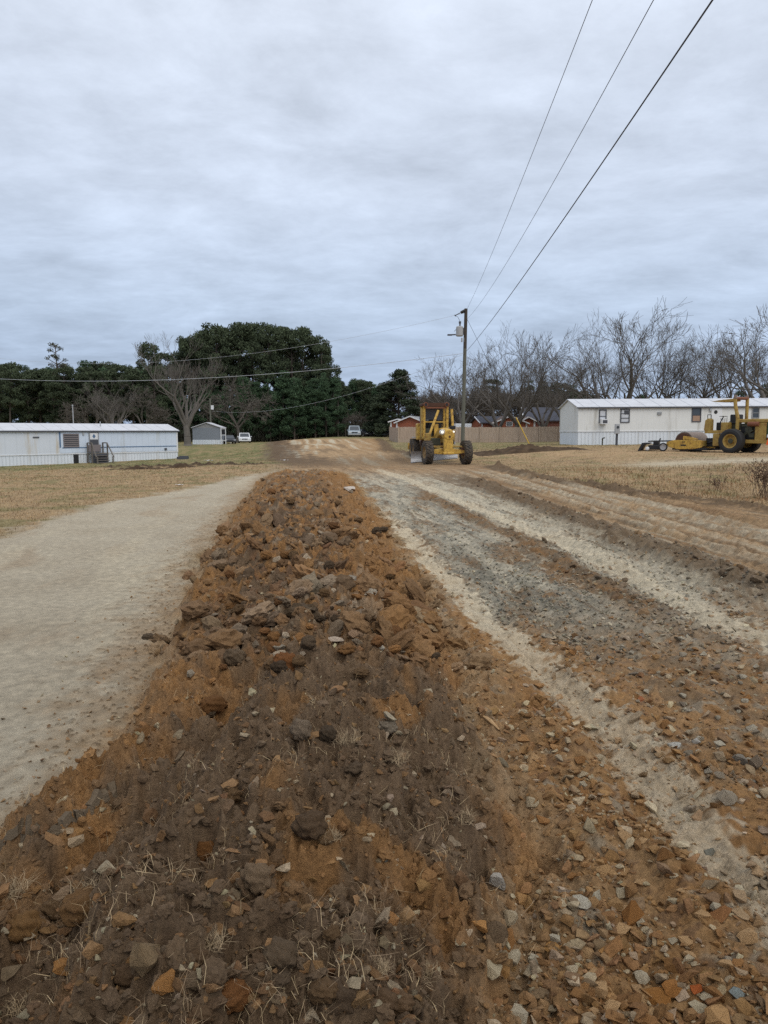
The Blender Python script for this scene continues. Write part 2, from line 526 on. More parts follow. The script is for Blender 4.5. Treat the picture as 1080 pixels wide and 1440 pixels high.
def np_mesh(name, V, F, cols=None, smooth=False, alpha=None):
    """V (n,3), F (m,k) with k constant"""
    V = np.asarray(V, np.float32)
    F = np.asarray(F, np.int32)
    me = bpy.data.meshes.new(name)
    k = F.shape[1]
    me.vertices.add(len(V))
    me.vertices.foreach_set('co', V.ravel())
    me.loops.add(F.size)
    me.loops.foreach_set('vertex_index', F.ravel())
    me.polygons.add(len(F))
    me.polygons.foreach_set('loop_start', np.arange(0, F.size, k, dtype=np.int32))
    try:
        me.polygons.foreach_set('loop_total', np.full(len(F), k, np.int32))
    except Exception:
        pass
    me.update(calc_edges=True)
    if smooth:
        me.polygons.foreach_set('use_smooth', np.ones(len(F), bool))
    else:
        me.polygons.foreach_set('use_smooth', np.zeros(len(F), bool))
    if cols is not None:
        at_ = me.color_attributes.new('Col', 'FLOAT_COLOR', 'POINT')
        c4 = np.ones((len(V), 4), np.float32)
        c4[:, :3] = np.clip(cols, 0, 1)
        if alpha is not None:
            c4[:, 3] = alpha
        at_.data.foreach_set('color', c4.ravel())
    return me


class MB:
    def __init__(s):
        s.v = []
        s.f = []

    def add(s, vs, fs):
        o = len(s.v)
        s.v += [tuple(v) for v in vs]
        s.f += [tuple(i + o for i in f) for f in fs]
        return s

    def box(s, c, d, rot=None, taper=1.0):
        x, y, z = (v / 2 for v in d)
        vs = [Vector((sx * x * (taper if sz > 0 else 1), sy * y * (taper if sz > 0 else 1), sz * z)) for sz in (-1, 1) for sy in (-1, 1) for sx in (-1, 1)]
        if rot is not None:
            m = rot.to_matrix() if hasattr(rot, 'to_matrix') else rot
            vs = [m @ v for v in vs]
        vs = [v + Vector(c) for v in vs]
        return s.add(vs, [(0, 2, 3, 1), (4, 5, 7, 6), (0, 1, 5, 4), (1, 3, 7, 5), (3, 2, 6, 7), (2, 0, 4, 6)])

    def tube(s, a, b, r0, r1=None, n=8, caps=True):
        a, b = Vector(a), Vector(b)
        r1 = r0 if r1 is None else r1
        d = (b - a).normalized()
        q = d.orthogonal().normalized()
        w = d.cross(q)
        vs = []
        for p, r in ((a, r0), (b, r1)):
            for i in range(n):
                t = 2 * math.pi * i / n
                vs.append(p + (q * math.cos(t) + w * math.sin(t)) * r)
        fs = [(i, (i + 1) % n, n + (i + 1) % n, n + i) for i in range(n)]
        if caps:
            fs += [tuple(range(n))[::-1], tuple(range(n, 2 * n))]
        return s.add(vs, fs)

    def path(s, pts, r, n=6):
        for a, b in zip(pts[:-1], pts[1:]):
            s.tube(a, b, r, r, n)
        return s

    def prism(s, poly, axis, a, b):
        """polygon in the two other axes, extruded along axis from a to b"""
        def P(u, v, w):
            return {'x': (w, u, v), 'y': (u, w, v), 'z': (u, v, w)}[axis]
        n = len(poly)
        vs = [P(u, v, a) for u, v in poly] + [P(u, v, b) for u, v in poly]
        fs = [(i, (i + 1) % n, n + (i + 1) % n, n + i) for i in range(n)] + [tuple(range(n))[::-1], tuple(range(n, 2 * n))]
        return s.add(vs, fs)

    def lathe(s, prof, c, axis='x', n=32):
        """prof: (along, radius) list, closed loop or open"""
        vs, fs = [], []
        k = len(prof)
        for i in range(n):
            t = 2 * math.pi * i / n
            for w, r in prof:
                a, b = r * math.cos(t), r * math.sin(t)
                p = {'x': (w, a, b), 'y': (a, w, b), 'z': (a, b, w)}[axis]
                vs.append(Vector(p) + Vector(c))
        for i in range(n):
            j = (i + 1) % n
            for q in range(k - 1):
                fs.append((i * k + q, j * k + q, j * k + q + 1, i * k + q + 1))
        return s.add(vs, fs)

    def build(s, name, mat, parent=None, bevel=0, smooth=False, loc=None):
        me = bpy.data.meshes.new(name)
        me.from_pydata(s.v, [], s.f)
        bm = bmesh.new()
        bm.from_mesh(me)
        bmesh.ops.recalc_face_normals(bm, faces=bm.faces)
        if bevel:
            bmesh.ops.bevel(bm, geom=[e for e in bm.edges if len(e.link_faces) == 2 and e.calc_face_angle(0) > .5], offset=bevel, segments=1, affect='EDGES', clamp_overlap=True)
        if smooth:
            for f in bm.faces:
                f.smooth = True
        bm.to_mesh(me)
        bm.free()
        me.materials.append(M[mat] if isinstance(mat, str) else mat)
        o = bpy.data.objects.new(name, me)
        if loc:
            o.location = loc
        return link(o, parent)


def copy_tree(o, parent=None):
    c = o.copy()
    COL.objects.link(c)
    c.parent = parent
    for ch in list(o.children):
        copy_tree(ch, c)
    return c


# ------------------------------------------------------------------ ground sheet
th = np.concatenate([np.radians(np.arange(-180, -37.5, 2.5)), np.linspace(R(-36.5), R(36.5), 860), np.radians(np.arange(38.0, 180, 2.5))])
rr_ = np.concatenate([[.05, .3, .6, .9], np.geomspace(1.1, 36, 1420), np.geomspace(36.15, 130, 230), np.geomspace(135, 3000, 26)])
T, RR = np.meshgrid(th, rr_)
GX, GY = RR * np.sin(T), RR * np.cos(T)
nr, nt_ = GX.shape
gz, gcol, gzone, gw_ = field(GX.ravel(), GY.ravel())
GV = np.stack([GX.ravel(), GY.ravel(), gz], -1)
i0 = np.arange(nr - 1)[:, None] * nt_
jj = np.arange(nt_)[None, :]
jn = (jj + 1) % nt_
GF = np.stack([i0 + jj, i0 + jn, i0 + nt_ + jn, i0 + nt_ + jj], -1).reshape(-1, 4)
fz = gzone[GF]
fzone = np.where((fz[:, 0] == fz[:, 2]), fz[:, 0], fz[:, 1])
for zi, nm in enumerate(('ground', 'path', 'dirt_ridge', 'dirt_road')):
    fs = GF[fzone == zi]
    used, inv = np.unique(fs.ravel(), return_inverse=True)
    me = np_mesh(nm, GV[used], inv.reshape(-1, 4), gcol[used], smooth=True, alpha=(1 - .62 * gw_['path'])[used])
    me.materials.append(M['soil'])
    o = link(bpy.data.objects.new(nm, me))
    tag(o, {'ground': 'dry mown grass field and lawn round the dirt road', 'path': 'smooth pale sandy lane beside the dirt ridge',
            'dirt_ridge': 'long loose ridge of brown and orange soil', 'dirt_road': 'half graded gravel and clay road with machine tracks'}[nm], kind='structure')

# ------------------------------------------------------------------ stones and clods
rng = np.random.default_rng(11)


def rock_proto(seed, npts=26, sub=False):
    rg = np.random.default_rng(seed)
    p = rg.normal(size=(npts, 3))
    p /= np.linalg.norm(p, axis=1)[:, None]
    p *= rg.uniform(.75, 1.05, size=(npts, 1))
    # a couple of flat cleavage planes
    for _ in range(4):
        d = rg.normal(size=3)
        d /= np.linalg.norm(d)
        k = rg.uniform(.32, .66)
        pr = p @ d
        p -= np.outer(np.maximum(pr - k, 0), d)
    bm = bmesh.new()
    for q in p:
        bm.verts.new(q)
    r = bmesh.ops.convex_hull(bm, input=bm.verts)
    bmesh.ops.delete(bm, geom=[g for g in r['geom_interior'] if isinstance(g, bmesh.types.BMVert)], context='VERTS')
    if sub:
        bmesh.ops.bevel(bm, geom=list(bm.edges), offset=.02, segments=1, affect='EDGES', clamp_overlap=True)
        bmesh.ops.triangulate(bm, faces=bm.faces)
        bmesh.ops.subdivide_edges(bm, edges=bm.edges, cuts=1, use_grid_fill=True)
        for v in bm.verts:
            n = Vector((math.sin(v.co.x * 7 + seed), math.sin(v.co.y * 9 + seed * 2), math.sin(v.co.z * 8 + seed * 3)))
            v.co += v.co.normalized() * (.02 * (n.x + n.y + n.z)) + Vector(rg.normal(size=3)) * .008
    bmesh.ops.triangulate(bm, faces=bm.faces)
    bm.verts.ensure_lookup_table()
    v = np.array([x.co[:] for x in bm.verts])
    f = np.array([[x.index for x in fa.verts] for fa in bm.faces])
    bm.free()
    return v, f


def clod_proto(seed, sub=2, amp=.55):
    bm = bmesh.new()
    bmesh.ops.create_icosphere(bm, subdivisions=sub, radius=1)
    v = np.array([x.co[:] for x in bm.verts])
    f = np.array([[x.index for x in fa.verts] for fa in bm.faces])
    bm.free()
    n = pnoise(v[:, 0] * 1.3 + seed * 7, v[:, 1] * 1.3 + v[:, 2] * 1.7, seed) + .6 * pnoise(v[:, 0] * 3 + v[:, 2] * 2, v[:, 1] * 3 + seed, seed + 3) + .5 * pnoise(v[:, 0] * 5 + v[:, 2] * 4, v[:, 1] * 5 - v[:, 2] * 3, seed + 4) + .16 * pnoise(v[:, 0] * 11 + v[:, 2] * 8, v[:, 1] * 11 - v[:, 2] * 9, seed + 6)
    v = v * (1 + amp * n)[:, None]
    return v, f


def rot_mats(n, rg):
    q = rg.normal(size=(n, 4))
    q /= np.linalg.norm(q, axis=1)[:, None]
    w, x, y, z = q.T
    return np.stack([1 - 2 * (y * y + z * z), 2 * (x * y - z * w), 2 * (x * z + y * w), 2 * (x * y + z * w), 1 - 2 * (x * x + z * z), 2 * (y * z - x * w),
                     2 * (x * z - y * w), 2 * (y * z + x * w), 1 - 2 * (x * x + y * y)], -1).reshape(n, 3, 3)


def scatter(protos, pos, size, cols, aspect, rg, sink=.25):
    Vs, Fs, Cs, off = [], [], [], 0
    n = len(pos)
    Rm = rot_mats(n, rg)
    tilt = rg.normal(scale=.35, size=(n, 2))
    which = rg.integers(0, len(protos), n)
    for k, (pv, pf) in enumerate(protos):
        idx = np.where(which == k)[0]
        if not len(idx):
            continue
        loc = np.einsum('nij,vj->nvi', Rm[idx], pv) * aspect[idx][:, None, :]
        # lean
        lx = loc[..., 0].copy()
        loc[..., 2] += loc[..., 0] * tilt[idx, 0][:, None] + loc[..., 1] * tilt[idx, 1][:, None]
        loc *= size[idx][:, None, None]
        loc[..., 2] += (size[idx] * aspect[idx, 2] * (1 - 2 * sink))[:, None]
        loc += pos[idx][:, None, :]
        nv = len(pv)
        Vs.append(loc.reshape(-1, 3))
        Fs.append((pf[None] + (np.arange(len(idx)) * nv)[:, None, None]).reshape(-1, 3) + off)
        Cs.append(np.repeat(cols[idx], nv, axis=0))
        off += len(idx) * nv
    return np.concatenate(Vs), np.concatenate(Fs), np.concatenate(Cs)


LOW = [rock_proto(100 + i, 15) for i in range(14)]
CLODS = [clod_proto(i, 3) for i in range(10)]
CLODS_S = [clod_proto(40 + i, 1) for i in range(8)]


def sample_polar(n, rmin, rmax, rg, half=33):
    t = rg.uniform(R(-half), R(half), n)
    r = np.exp(rg.uniform(math.log(rmin), math.log(rmax), n))
    return r * np.sin(t), r * np.cos(t), r


def pick(pal, n, rg, p=None):
    a = np.array([lin(*c) for c in pal])
    k = rg.choice(len(pal), n, p=p)
    return a[k] * rg.uniform(1.2, 1.9, (n, 1)) * (1 + rg.normal(scale=.03, size=(n, 3)))


# loose clods on the ridge: many, nobody could count them
x, y, r = sample_polar(34000, 1.3, 34, rng)
z, c, zo, w = field(x, y)
den = w['ridge'] * (1 - .55 * w['near_t']) + w['loose'] * .9 + w['m3'] * .4
size = np.clip(rng.pareto(2.2, len(x)) * .019 + .010, .008, .105)
size = np.where(w['near_t'] > .5, np.minimum(size * .42, .024), size)
keep = (rng.random(len(x)) < den) & (size / r > .0016)
keep &= ~((w['ridge'] < .4) & (size > .07))
x, y, z, c, r, size, nt2 = x[keep], y[keep], z[keep], c[keep], r[keep], size[keep], w['near_t'][keep]
pc = pick([(126, 94, 60), (110, 80, 56), (94, 78, 62), (76, 63, 50), (136, 121, 102), (112, 94, 74)], len(x), rng, [.20, .12, .24, .18, .14, .12])
mixk = rng.uniform(.1, .65, (len(x), 1))
mixk = np.where(nt2[:, None] > .5, mixk * .35, mixk)
pc = pc * .72
cc = c * (1 - mixk) + pc * mixk
asp = np.stack([rng.uniform(.85, 1.3, len(x)), rng.uniform(.8, 1.1, len(x)), rng.uniform(.55, .9, len(x))], -1)
bigm = size / r > .0085
pos = np.stack([x, y, z], -1)
v1 = scatter(CLODS, pos[bigm], size[bigm], cc[bigm], asp[bigm], rng, .28)
v2 = scatter(CLODS_S, pos[~bigm], size[~bigm], cc[~bigm], asp[~bigm], rng, .28)
VV = np.concatenate([v1[0], v2[0]])
FF = np.concatenate([v1[1], v2[1] + len(v1[0])])
CCc = np.concatenate([v1[2], v2[2]])
me = np_mesh('soil_clods', VV, FF, CCc)
me.materials.append(M['soil'])
tag(link(bpy.data.objects.new('dirt_clods', me)), 'loose brown and orange soil clods covering the dirt ridge', 'soil', kind='stuff')

# gravel and broken stone of the road
x, y, r = sample_polar(120000, 1.3, 30, rng)
z, c, zo, w = field(x, y)
patch = np.clip(.55 + fbm(x * 1.7, y * 1.7, 701, 4) * 1.9, .08, 1.15)
den = w['stony'] * patch * (1 - .8 * w['d1']) + w['grav'] * 1.05 + w['ridge'] * .22 * (1 - .2 * w['near_t']) + w['crumbs'] * .12 + w['road'] * .04
size = np.clip(rng.pareto(2.3, len(x)) * .008 + .0045, .004, .034)
size = np.where((w['path'] > .4), np.minimum(size, .016), size)
size = np.where((w['grav'] > .4), np.minimum(size * 1.3, .024), size)
keep = (rng.random(len(x)) < den) & (size / r > .0013)
x, y, z, c, r, size = x[keep], y[keep], z[keep], c[keep], r[keep], size[keep]
st, gvv = w['stony'][keep], w['grav'][keep]
pa = pick([(138, 102, 64), (152, 116, 78), (116, 84, 54), (186, 172, 144), (150, 136, 114), (120, 103, 82)], len(x), rng, [.28, .25, .14, .14, .10, .09])
pb = pick([(144, 136, 118), (116, 111, 100), (96, 94, 88), (172, 160, 138), (130, 106, 78)], len(x), rng, [.34, .24, .16, .12, .14])
selb = (rng.random(len(x)) < np.clip(gvv * 1.2 + .18 * sstep(0.1, 1.0, x - TRK1(y)), 0, .95))[:, None]
pc = np.where(selb, pb, pa)
pc = pc * .86
cc = c * .42 + pc * .58
asp = np.stack([rng.uniform(.9, 1.4, len(x)), rng.uniform(.75, 1.1, len(x)), rng.uniform(.5, .95, len(x))], -1)
VV, FF, CCc = scatter(LOW, np.stack([x, y, z], -1), size, cc, asp, rng, .22)
me = np_mesh('road_gravel', VV, FF, CCc)
me.materials.append(M['soil'])
tag(link(bpy.data.objects.new('gravel', me)), 'loose grey and rusty gravel strewn over the road', 'gravel', kind='stuff')

# the stones and clods one can point at
HI = [rock_proto(300 + i, 22, True) for i in range(9)]
HIM = []
for i, (v, f) in enumerate(HI):
    me = np_mesh('stone', v, f)
    me.materials.append(M['stone'])
    HIM.append(me)
CLM = []
for i in range(6):
    v, f = clod_proto(80 + i, 4, .38)
    me = np_mesh('clod', v, f, smooth=True)
    me.materials.append(M['stone'])
    CLM.append(me)


def place_stone(px, py, wpx, hpx, kind, rgb, label, group=None, lean=0.0, name=None):
    p = hit(px, py + hpx * .35)
    dist = math.hypot(p.x, p.y)
    full = math.sqrt(dist ** 2 + (EH - p.z) ** 2)
    s = wpx / 1000 * full / 2
    h = hpx / 1000 * full / 2
    me = random.choice(HIM if kind == 'stone' else CLM)
    o = bpy.data.objects.new(name or ('stone' if kind == 'stone' else 'soil_clod'), me)
    link(o)
    o.scale = (s * 1.02, s * random.uniform(.6, .95), h * .98)
    o.location = (p.x, p.y, p.z + h * .35)
    o.rotation_euler = (random.uniform(-.25, .25), lean + random.uniform(-.15, .15), random.uniform(-.5, .5))
    c_ = lin(*rgb) * (1.5 if kind == 'stone' else (1.4 if p.y < 5 else 1.1))
    o.color = (*(c_ * min(1, .62 / c_.max())), 1)
    return tag(o, label, 'stone' if kind == 'stone' else 'soil clod', group)


CREAM, GREY, TAN, RUST, BROWN, BLUE, DARK = (214, 194, 160), (156, 146, 128), (164, 128, 86), (138, 100, 62), (112, 88, 62), (118, 118, 108), (84, 70, 55)
ST = [
    (540, 884, 27, 30, 'stone', (176, 158, 134), 'broad tan slab, left of the upright pair on the dirt ridge', .5),
    (571, 892, 20, 28, 'stone', (196, 180, 152), 'pale upright slab, right of the pair on the dirt ridge', .2),
    (518, 828, 32, 24, 'stone', (150, 140, 124), 'grey angular block high on the far dirt ridge', .2),
    (494, 813, 26, 18, 'stone', (134, 124, 110), 'small grey block behind the grey angular block', 0),
    (470, 900, 32, 11, 'stone', (180, 162, 142), 'flat pinkish slab lying on the dirt ridge', 0),
    (496, 890, 20, 20, 'stone', (140, 114, 90), 'brownish rounded stone beside the flat pinkish slab', 0),
    (537, 910, 20, 14, 'stone', (176, 168, 152), 'small pale stone below the upright pair of slabs', 0),
    (700, 1238, 26, 38, 'stone', (168, 160, 148), 'pale grey stone standing on end where brown soil meets rubble', -.2),
    (748, 1125, 22, 22, 'stone', CREAM, 'cream square-edged stone at the edge of the brown soil', .5),
    (735, 1268, 34, 24, 'stone', (176, 136, 90), 'wedge-shaped tan block below the pale standing stone', .6),
    (717, 1288, 20, 34, 'stone', CREAM, 'thin white pointed flake between tan and dark brown rocks', 0),
    (695, 1307, 38, 40, 'stone', (104, 86, 66), 'large dark brown rounded rock in the near rubble', 0),
    (674, 1302, 32, 18, 'stone', (172, 126, 76), 'flat-topped orange tan stone beside the large dark rock', 0),
    (706, 1326, 44, 16, 'stone', (140, 100, 60), 'long brown tilted slab below the large dark rock', -.5),
    (719, 1342, 24, 28, 'stone', (204, 188, 158), 'white triangular flake under the long brown slab', 0),
    (690, 1360, 38, 20, 'stone', (208, 190, 156), 'broad cream flat stone at the left of the near rubble', 0),
    (708, 1366, 22, 16, 'stone', (150, 112, 68), 'small tan stone against the broad cream flat stone', 0),
    (749, 1348, 24, 26, 'stone', (206, 194, 168), 'cream pitted stone alone in orange soil', .4),
    (780, 1320, 24, 18, 'stone', (204, 192, 168), 'rounded cream cobble topped with pink in near rubble', 0),
    (774, 1331, 28, 16, 'stone', (172, 130, 80), 'tan lump just under the rounded cream cobble', 0),
    (816, 1265, 30, 18, 'stone', (214, 204, 182), 'brightest white flat stone in the near rubble', .3),
    (794, 1278, 22, 20, 'stone', (170, 150, 122), 'grey tan chunk left of the brightest white stone', 0),
    (838, 1260, 16, 26, 'stone', (206, 194, 168), 'narrow white chip right of the brightest white stone', .4),
    (876, 1254, 22, 18, 'stone', (188, 172, 142), 'pale block above the big round rusty rock', 0),
    (888, 1284, 30, 40, 'stone', (146, 102, 58), 'big round rusty rock in the middle of the rubble', 0),
    (854, 1219, 34, 28, 'stone', (166, 132, 92), 'tan boulder at the top of the near rubble', 0),
    (886, 1247, 26, 28, 'stone', (140, 106, 70), 'brown slanting stone behind the big round rusty rock', .5),
    (855, 1334, 32, 20, 'stone', (168, 124, 74), 'smooth oval tan stone lying flat in the rubble', 0),
    (922, 1396, 40, 28, 'stone', (142, 98, 52), 'broad rusty slab near the bottom of the rubble', .2),
    (945, 1388, 26, 26, 'stone', (154, 106, 58), 'orange tan pyramid-shaped rock beside a broad rusty slab', 0),
    (978, 1414, 24, 20, 'stone', (206, 190, 158), 'cream cube-like stone near the bottom corner', .2),
    (979, 1392, 18, 14, 'stone', (188, 104, 56), 'bright brick-orange fragment above the cream cube-like stone', 0),
    (1034, 1395, 20, 16, 'stone', (128, 134, 130), 'smooth blue grey cobble near the bottom corner', 0),
    (1011, 1389, 18, 16, 'stone', (160, 140, 108), 'round buff pebble beside the blue grey cobble', 0),
    (1014, 1283, 32, 18, 'stone', (140, 98, 62), 'oblong red brown cobble beside the pale wheel track', -.2),
    (1040, 1281, 26, 22, 'stone', (164, 138, 106), 'pale tan rock touching the oblong red brown cobble', 0),
    (998, 1198, 16, 14, 'stone', (126, 124, 112), 'grey cobble in the middle of the pale track', 0),
    (945, 1357, 24, 20, 'stone', (122, 88, 52), 'dark rusty lump half buried in orange soil', 0),
    (948, 1047, 20, 13, 'stone', (216, 212, 200), 'bright white flat stone among the grey roadside rubble', 0),
    (979, 1040, 14, 17, 'stone', (214, 208, 196), 'small white rounded stone beside the bright white flat one', 0),
    (1012, 1046, 18, 12, 'stone', (176, 166, 146), 'small buff stone right of the two white ones', 0),
    (1040, 1066, 24, 20, 'stone', (124, 116, 104), 'grey boulder at the edge of the frame', 0),
    (1062, 1070, 24, 28, 'stone', (120, 106, 90), 'grey brown pointed boulder behind the grey one', 0),
    (1020, 1118, 30, 26, 'stone', (146, 134, 116), 'broad grey tan boulder with dusty top', 0),
    (901, 982, 14, 11, 'stone', (190, 124, 86), 'pinkish orange stone among grey gravel', 0),
    (730, 1424, 26, 26, 'stone', (190, 176, 150), 'pale angular stone at the bottom edge', .5),
    (550, 1288, 24, 36, 'stone', (158, 116, 74), 'upright orange tan rock stuck in the brown soil', 0),
    (577, 1318, 16, 24, 'stone', (100, 82, 64), 'dark egg-shaped rock beside the upright orange one', 0),
    (541, 1210, 9, 11, 'stone', BLUE, 'small blue grey pebble on the brown soil', 0),
    (230, 1385, 30, 44, 'stone', (164, 118, 70), 'large orange oval stone in the near left soil', .3),
    (90, 1360, 26, 22, 'stone', (156, 112, 66), 'orange stone at the far left of the near soil', 0),
    (185, 1357, 20, 16, 'stone', (134, 100, 64), 'small ochre stone left of the large orange oval', 0),
    (212, 1345, 56, 48, 'stone', (124, 104, 78), 'largest greyish brown lump beside the large orange oval stone', 0),
    (436, 1158, 42, 34, 'clod', (90, 72, 54), 'dark round soil clod on top of the near ridge', 0),
    (362, 1232, 40, 36, 'clod', (120, 100, 78), 'grey brown clay clod on the near ridge furrow', 0),
    (290, 1197, 26, 26, 'clod', (112, 76, 42), 'rusty clod in the bottom of the furrow', 0),
    (208, 1032, 40, 24, 'clod', (112, 80, 48), 'long orange clod at the edge of the sandy path', 0),
    (210, 895, 18, 9, 'clod', (96, 82, 66), 'single dark clod lying out on the sandy path', 0),
    (424, 1028, 28, 30, 'clod', (122, 106, 88), 'grey lump with roots on the ridge', 0),
    (545, 1020, 26, 18, 'clod', (124, 112, 96), 'pale dusty clod on the brown topsoil', 0),
    (330, 925, 34, 24, 'clod', (100, 84, 66), 'grey brown clod on the path side of the ridge', 0),
    (300, 988, 34, 24, 'clod', (108, 76, 46), 'broad orange clod on the path side of the ridge', 0),
    (402, 930, 36, 30, 'clod', (116, 76, 44), 'red brown block-like clod on the ridge crest', .3),
    (395, 1340, 40, 30, 'clod', (98, 82, 64), 'dark clod with roots in the near topsoil', 0),
    (120, 1275, 50, 36, 'clod', (112, 84, 54), 'brown clod near the cracked crust edge', 0),
    (470, 1400, 50, 40, 'clod', (86, 70, 54), 'dark brown clod at the bottom edge of the soil', 0),
    (35, 1300, 40, 30, 'clod', (118, 88, 54), 'ochre clod at the left edge of the soil', 0),
    (325, 1405, 44, 36, 'clod', (124, 84, 50), 'orange brown clod at the bottom left of the soil', 0),
]
for a in ST:
    place_stone(*a[:7], lean=a[7])
# further stones nothing tells apart: rubble and clods in classes
rg2 = random.Random(5)


def classed(n, test, kind, rgbs, wmin, wmax, label, group):
    k = 0
    tries = 0
    while k < n and tries < 6000:
        tries += 1
        px, py = rg2.uniform(20, 1070), rg2.uniform(680, 1435)
        if not test(px, py):
            continue
        wpx = rg2.uniform(wmin, wmax) * (0.25 + .75 * (py - 640) / 800)
        place_stone(px, py, wpx, wpx * rg2.uniform(.5, .95), kind, (lambda c_, f_: tuple(min(255, v * f_) for v in c_))(rg2.choice(rgbs), rg2.uniform(.88, 1.1)), label, group, rg2.uniform(-.4, .4))
        k += 1


def xr(c, py):                                             # screen test helper: is the ground point right of a curve
    return c


def zone_at(px, py):
    x_, y_ = hit_base(px, py)
    return x_, y_


def t_rub(px, py):
    x_, y_ = zone_at(px, py)
    return y_ < 6 and x_ > float(BERM_R(np.array(y_))) + .1 and x_ < float(TRK1(np.array(y_))) - .15


def t_out(px, py):
    x_, y_ = zone_at(px, py)
    return y_ < 6.0 and x_ > float(TRK1(np.array(y_))) + .3


def t_ridge(px, py):
    x_, y_ = zone_at(px, py)
    return 5 < y_ < 22 and float(BERM_L(np.array(y_))) + .25 < x_ < float(BERM_R(np.array(y_))) - .1


def t_ridge_near(px, py):
    x_, y_ = zone_at(px, py)
    return y_ < 4.6 and float(BERM_L(np.array(y_))) + .25 < x_ < float(BERM_R(np.array(y_))) - .3


classed(110, t_rub, 'stone', [TAN, RUST, (150, 114, 76), (176, 142, 102)], 13, 34, 'tan or rusty stone in the rubble between brown soil and wheel track', 'rusty stones between soil and wheel track')
classed(30, t_rub, 'stone', [CREAM, (190, 176, 150)], 11, 26, 'loose cream chip in the rubble between brown soil and wheel track', 'cream chips between soil and wheel track')
classed(44, t_out, 'stone', [GREY, (140, 128, 110), (176, 166, 146)], 11, 26, 'grey stone in the rubble beyond the pale wheel track', 'grey stones beyond the pale wheel track')
classed(40, t_out, 'stone', [RUST, (128, 98, 68), TAN], 12, 28, 'rusty stone in the rubble beyond the pale wheel track', 'rusty stones beyond the pale wheel track')
classed(60, t_ridge, 'clod', [RUST, (116, 82, 52), DARK, BROWN], 20, 46, 'brown or rusty soil clod heaped on the far half of the ridge', 'clods heaped on the far half of the ridge')
classed(26, t_ridge, 'stone', [(150, 138, 120), (172, 154, 130), (134, 120, 102)], 22, 48, 'grey stone slab poking from the far half of the ridge', 'grey slabs in the far half of the ridge')
classed(18, t_ridge_near, 'clod', [DARK, BROWN, (104, 82, 60)], 22, 42, 'dark soil clod half sunk in the near topsoil', 'clods sunk in the near topsoil')

# cracked crust edge at the lower left of the path
pts = [(0, 1196), (30, 1184), (62, 1170), (90, 1156), (112, 1148), (130, 1128), (158, 1112)]
cr = [hit(*q) for q in pts]
cb = cr[3].copy()
rcr = random.Random(4)
mbc = MB()
segs = []
for a, b in zip(cr[:-1], cr[1:]):
    for k in range(7):
        segs.append(a.lerp(b, k / 7) + Vector((rcr.gauss(0, .008), rcr.gauss(0, .008), 0)))
segs.append(cr[-1])
prev = None
ring = []
for k, p in enumerate(segs):
    q = segs[min(k + 1, len(segs) - 1)] - segs[max(k - 1, 0)]
    nrm = Vector((-q.y, q.x, 0)).normalized()
    w1, w2 = rcr.uniform(.006, .022), rcr.uniform(.006, .022)
    zt = ground(p.x, p.y) + rcr.uniform(.004, .014)
    c0 = Vector((p.x, p.y, zt)) - cb
    ring.append([c0 + nrm * w1, c0 - nrm * w2 + Vector((0, 0, .006)), c0 - nrm * (w2 + .008) - Vector((0, 0, .03)), c0 + nrm * (w1 + .008) - Vector((0, 0, .03))])
for k in range(len(ring) - 1):
    A_, B2_ = ring[k], ring[k + 1]
    mbc.add(A_ + B2_, [(0, 1, 5, 4), (1, 2, 6, 5), (2, 3, 7, 6), (3, 0, 4, 7), (0, 3, 2, 1), (4, 5, 6, 7)])
M['crust'] = simple('crust', lin(104, 90, 72), .95, var=.4, scale=25, bmp=.02)
tag(mbc.build('crust_edge', 'crust', None, loc=cb), 'dark cracked crust strip along the sandy path edge', 'crust')

# splintered stick on the soil
A, B = hit(676, 1008), hit(702, 1030)
M['wood_stick'] = simple('wood_stick', lin(168, 138, 100), .8, scale=30)
mb = MB().tube(A + Vector((0, 0, .012)), (A + B) / 2 + Vector((0, 0, .02)), .006, .013, 6).tube((A + B) / 2 + Vector((0, 0, .02)), B + Vector((0, 0, .012)), .013, .004, 6)
tag(mb.build('stick', 'wood_stick'), 'splintered pale stick lying on the rusty soil', 'stick')

place_stone(491, 687, 22, 8, 'stone', (226, 214, 200), 'pale flat slab added for a shiny spot at the far end of the dirt ridge')  # added slab; its pale colour stands in for the shine of a puddle-like spot

# ------------------------------------------------------------------ straw, roots and grass (uncountable)


def blades(n, pts, h, wdt, cols, rg, lean=.5, flat=False):
    a = rg.uniform(0, 2 * np.pi, n)
    tilt = rg.uniform(.0, lean, n) if not flat else rg.uniform(1.1, 1.5, n)
    d = np.stack([np.cos(a) * np.sin(tilt), np.sin(a) * np.sin(tilt), np.cos(tilt)], -1)
    b = rg.uniform(0, 2 * np.pi, n)
    s = np.stack([np.cos(b), np.sin(b), np.zeros(n)], -1) * wdt[:, None]
    bend = np.stack([np.cos(a + 1), np.sin(a + 1), np.full(n, -.35)], -1) * (h * .35)[:, None]
    mid = pts + d * (h * .55)[:, None]
    tip = pts + d * h[:, None] + bend
    V = np.stack([pts - s, pts + s, mid + s * .7, mid - s * .7, tip], 1).reshape(-1, 3)
    o = np.arange(n)[:, None] * 5
    F = np.concatenate([o + np.array([[0, 1, 2]]), o + np.array([[0, 2, 3]]), o + np.array([[3, 2, 4]])])
    return V, F, np.repeat(cols, 5, axis=0)


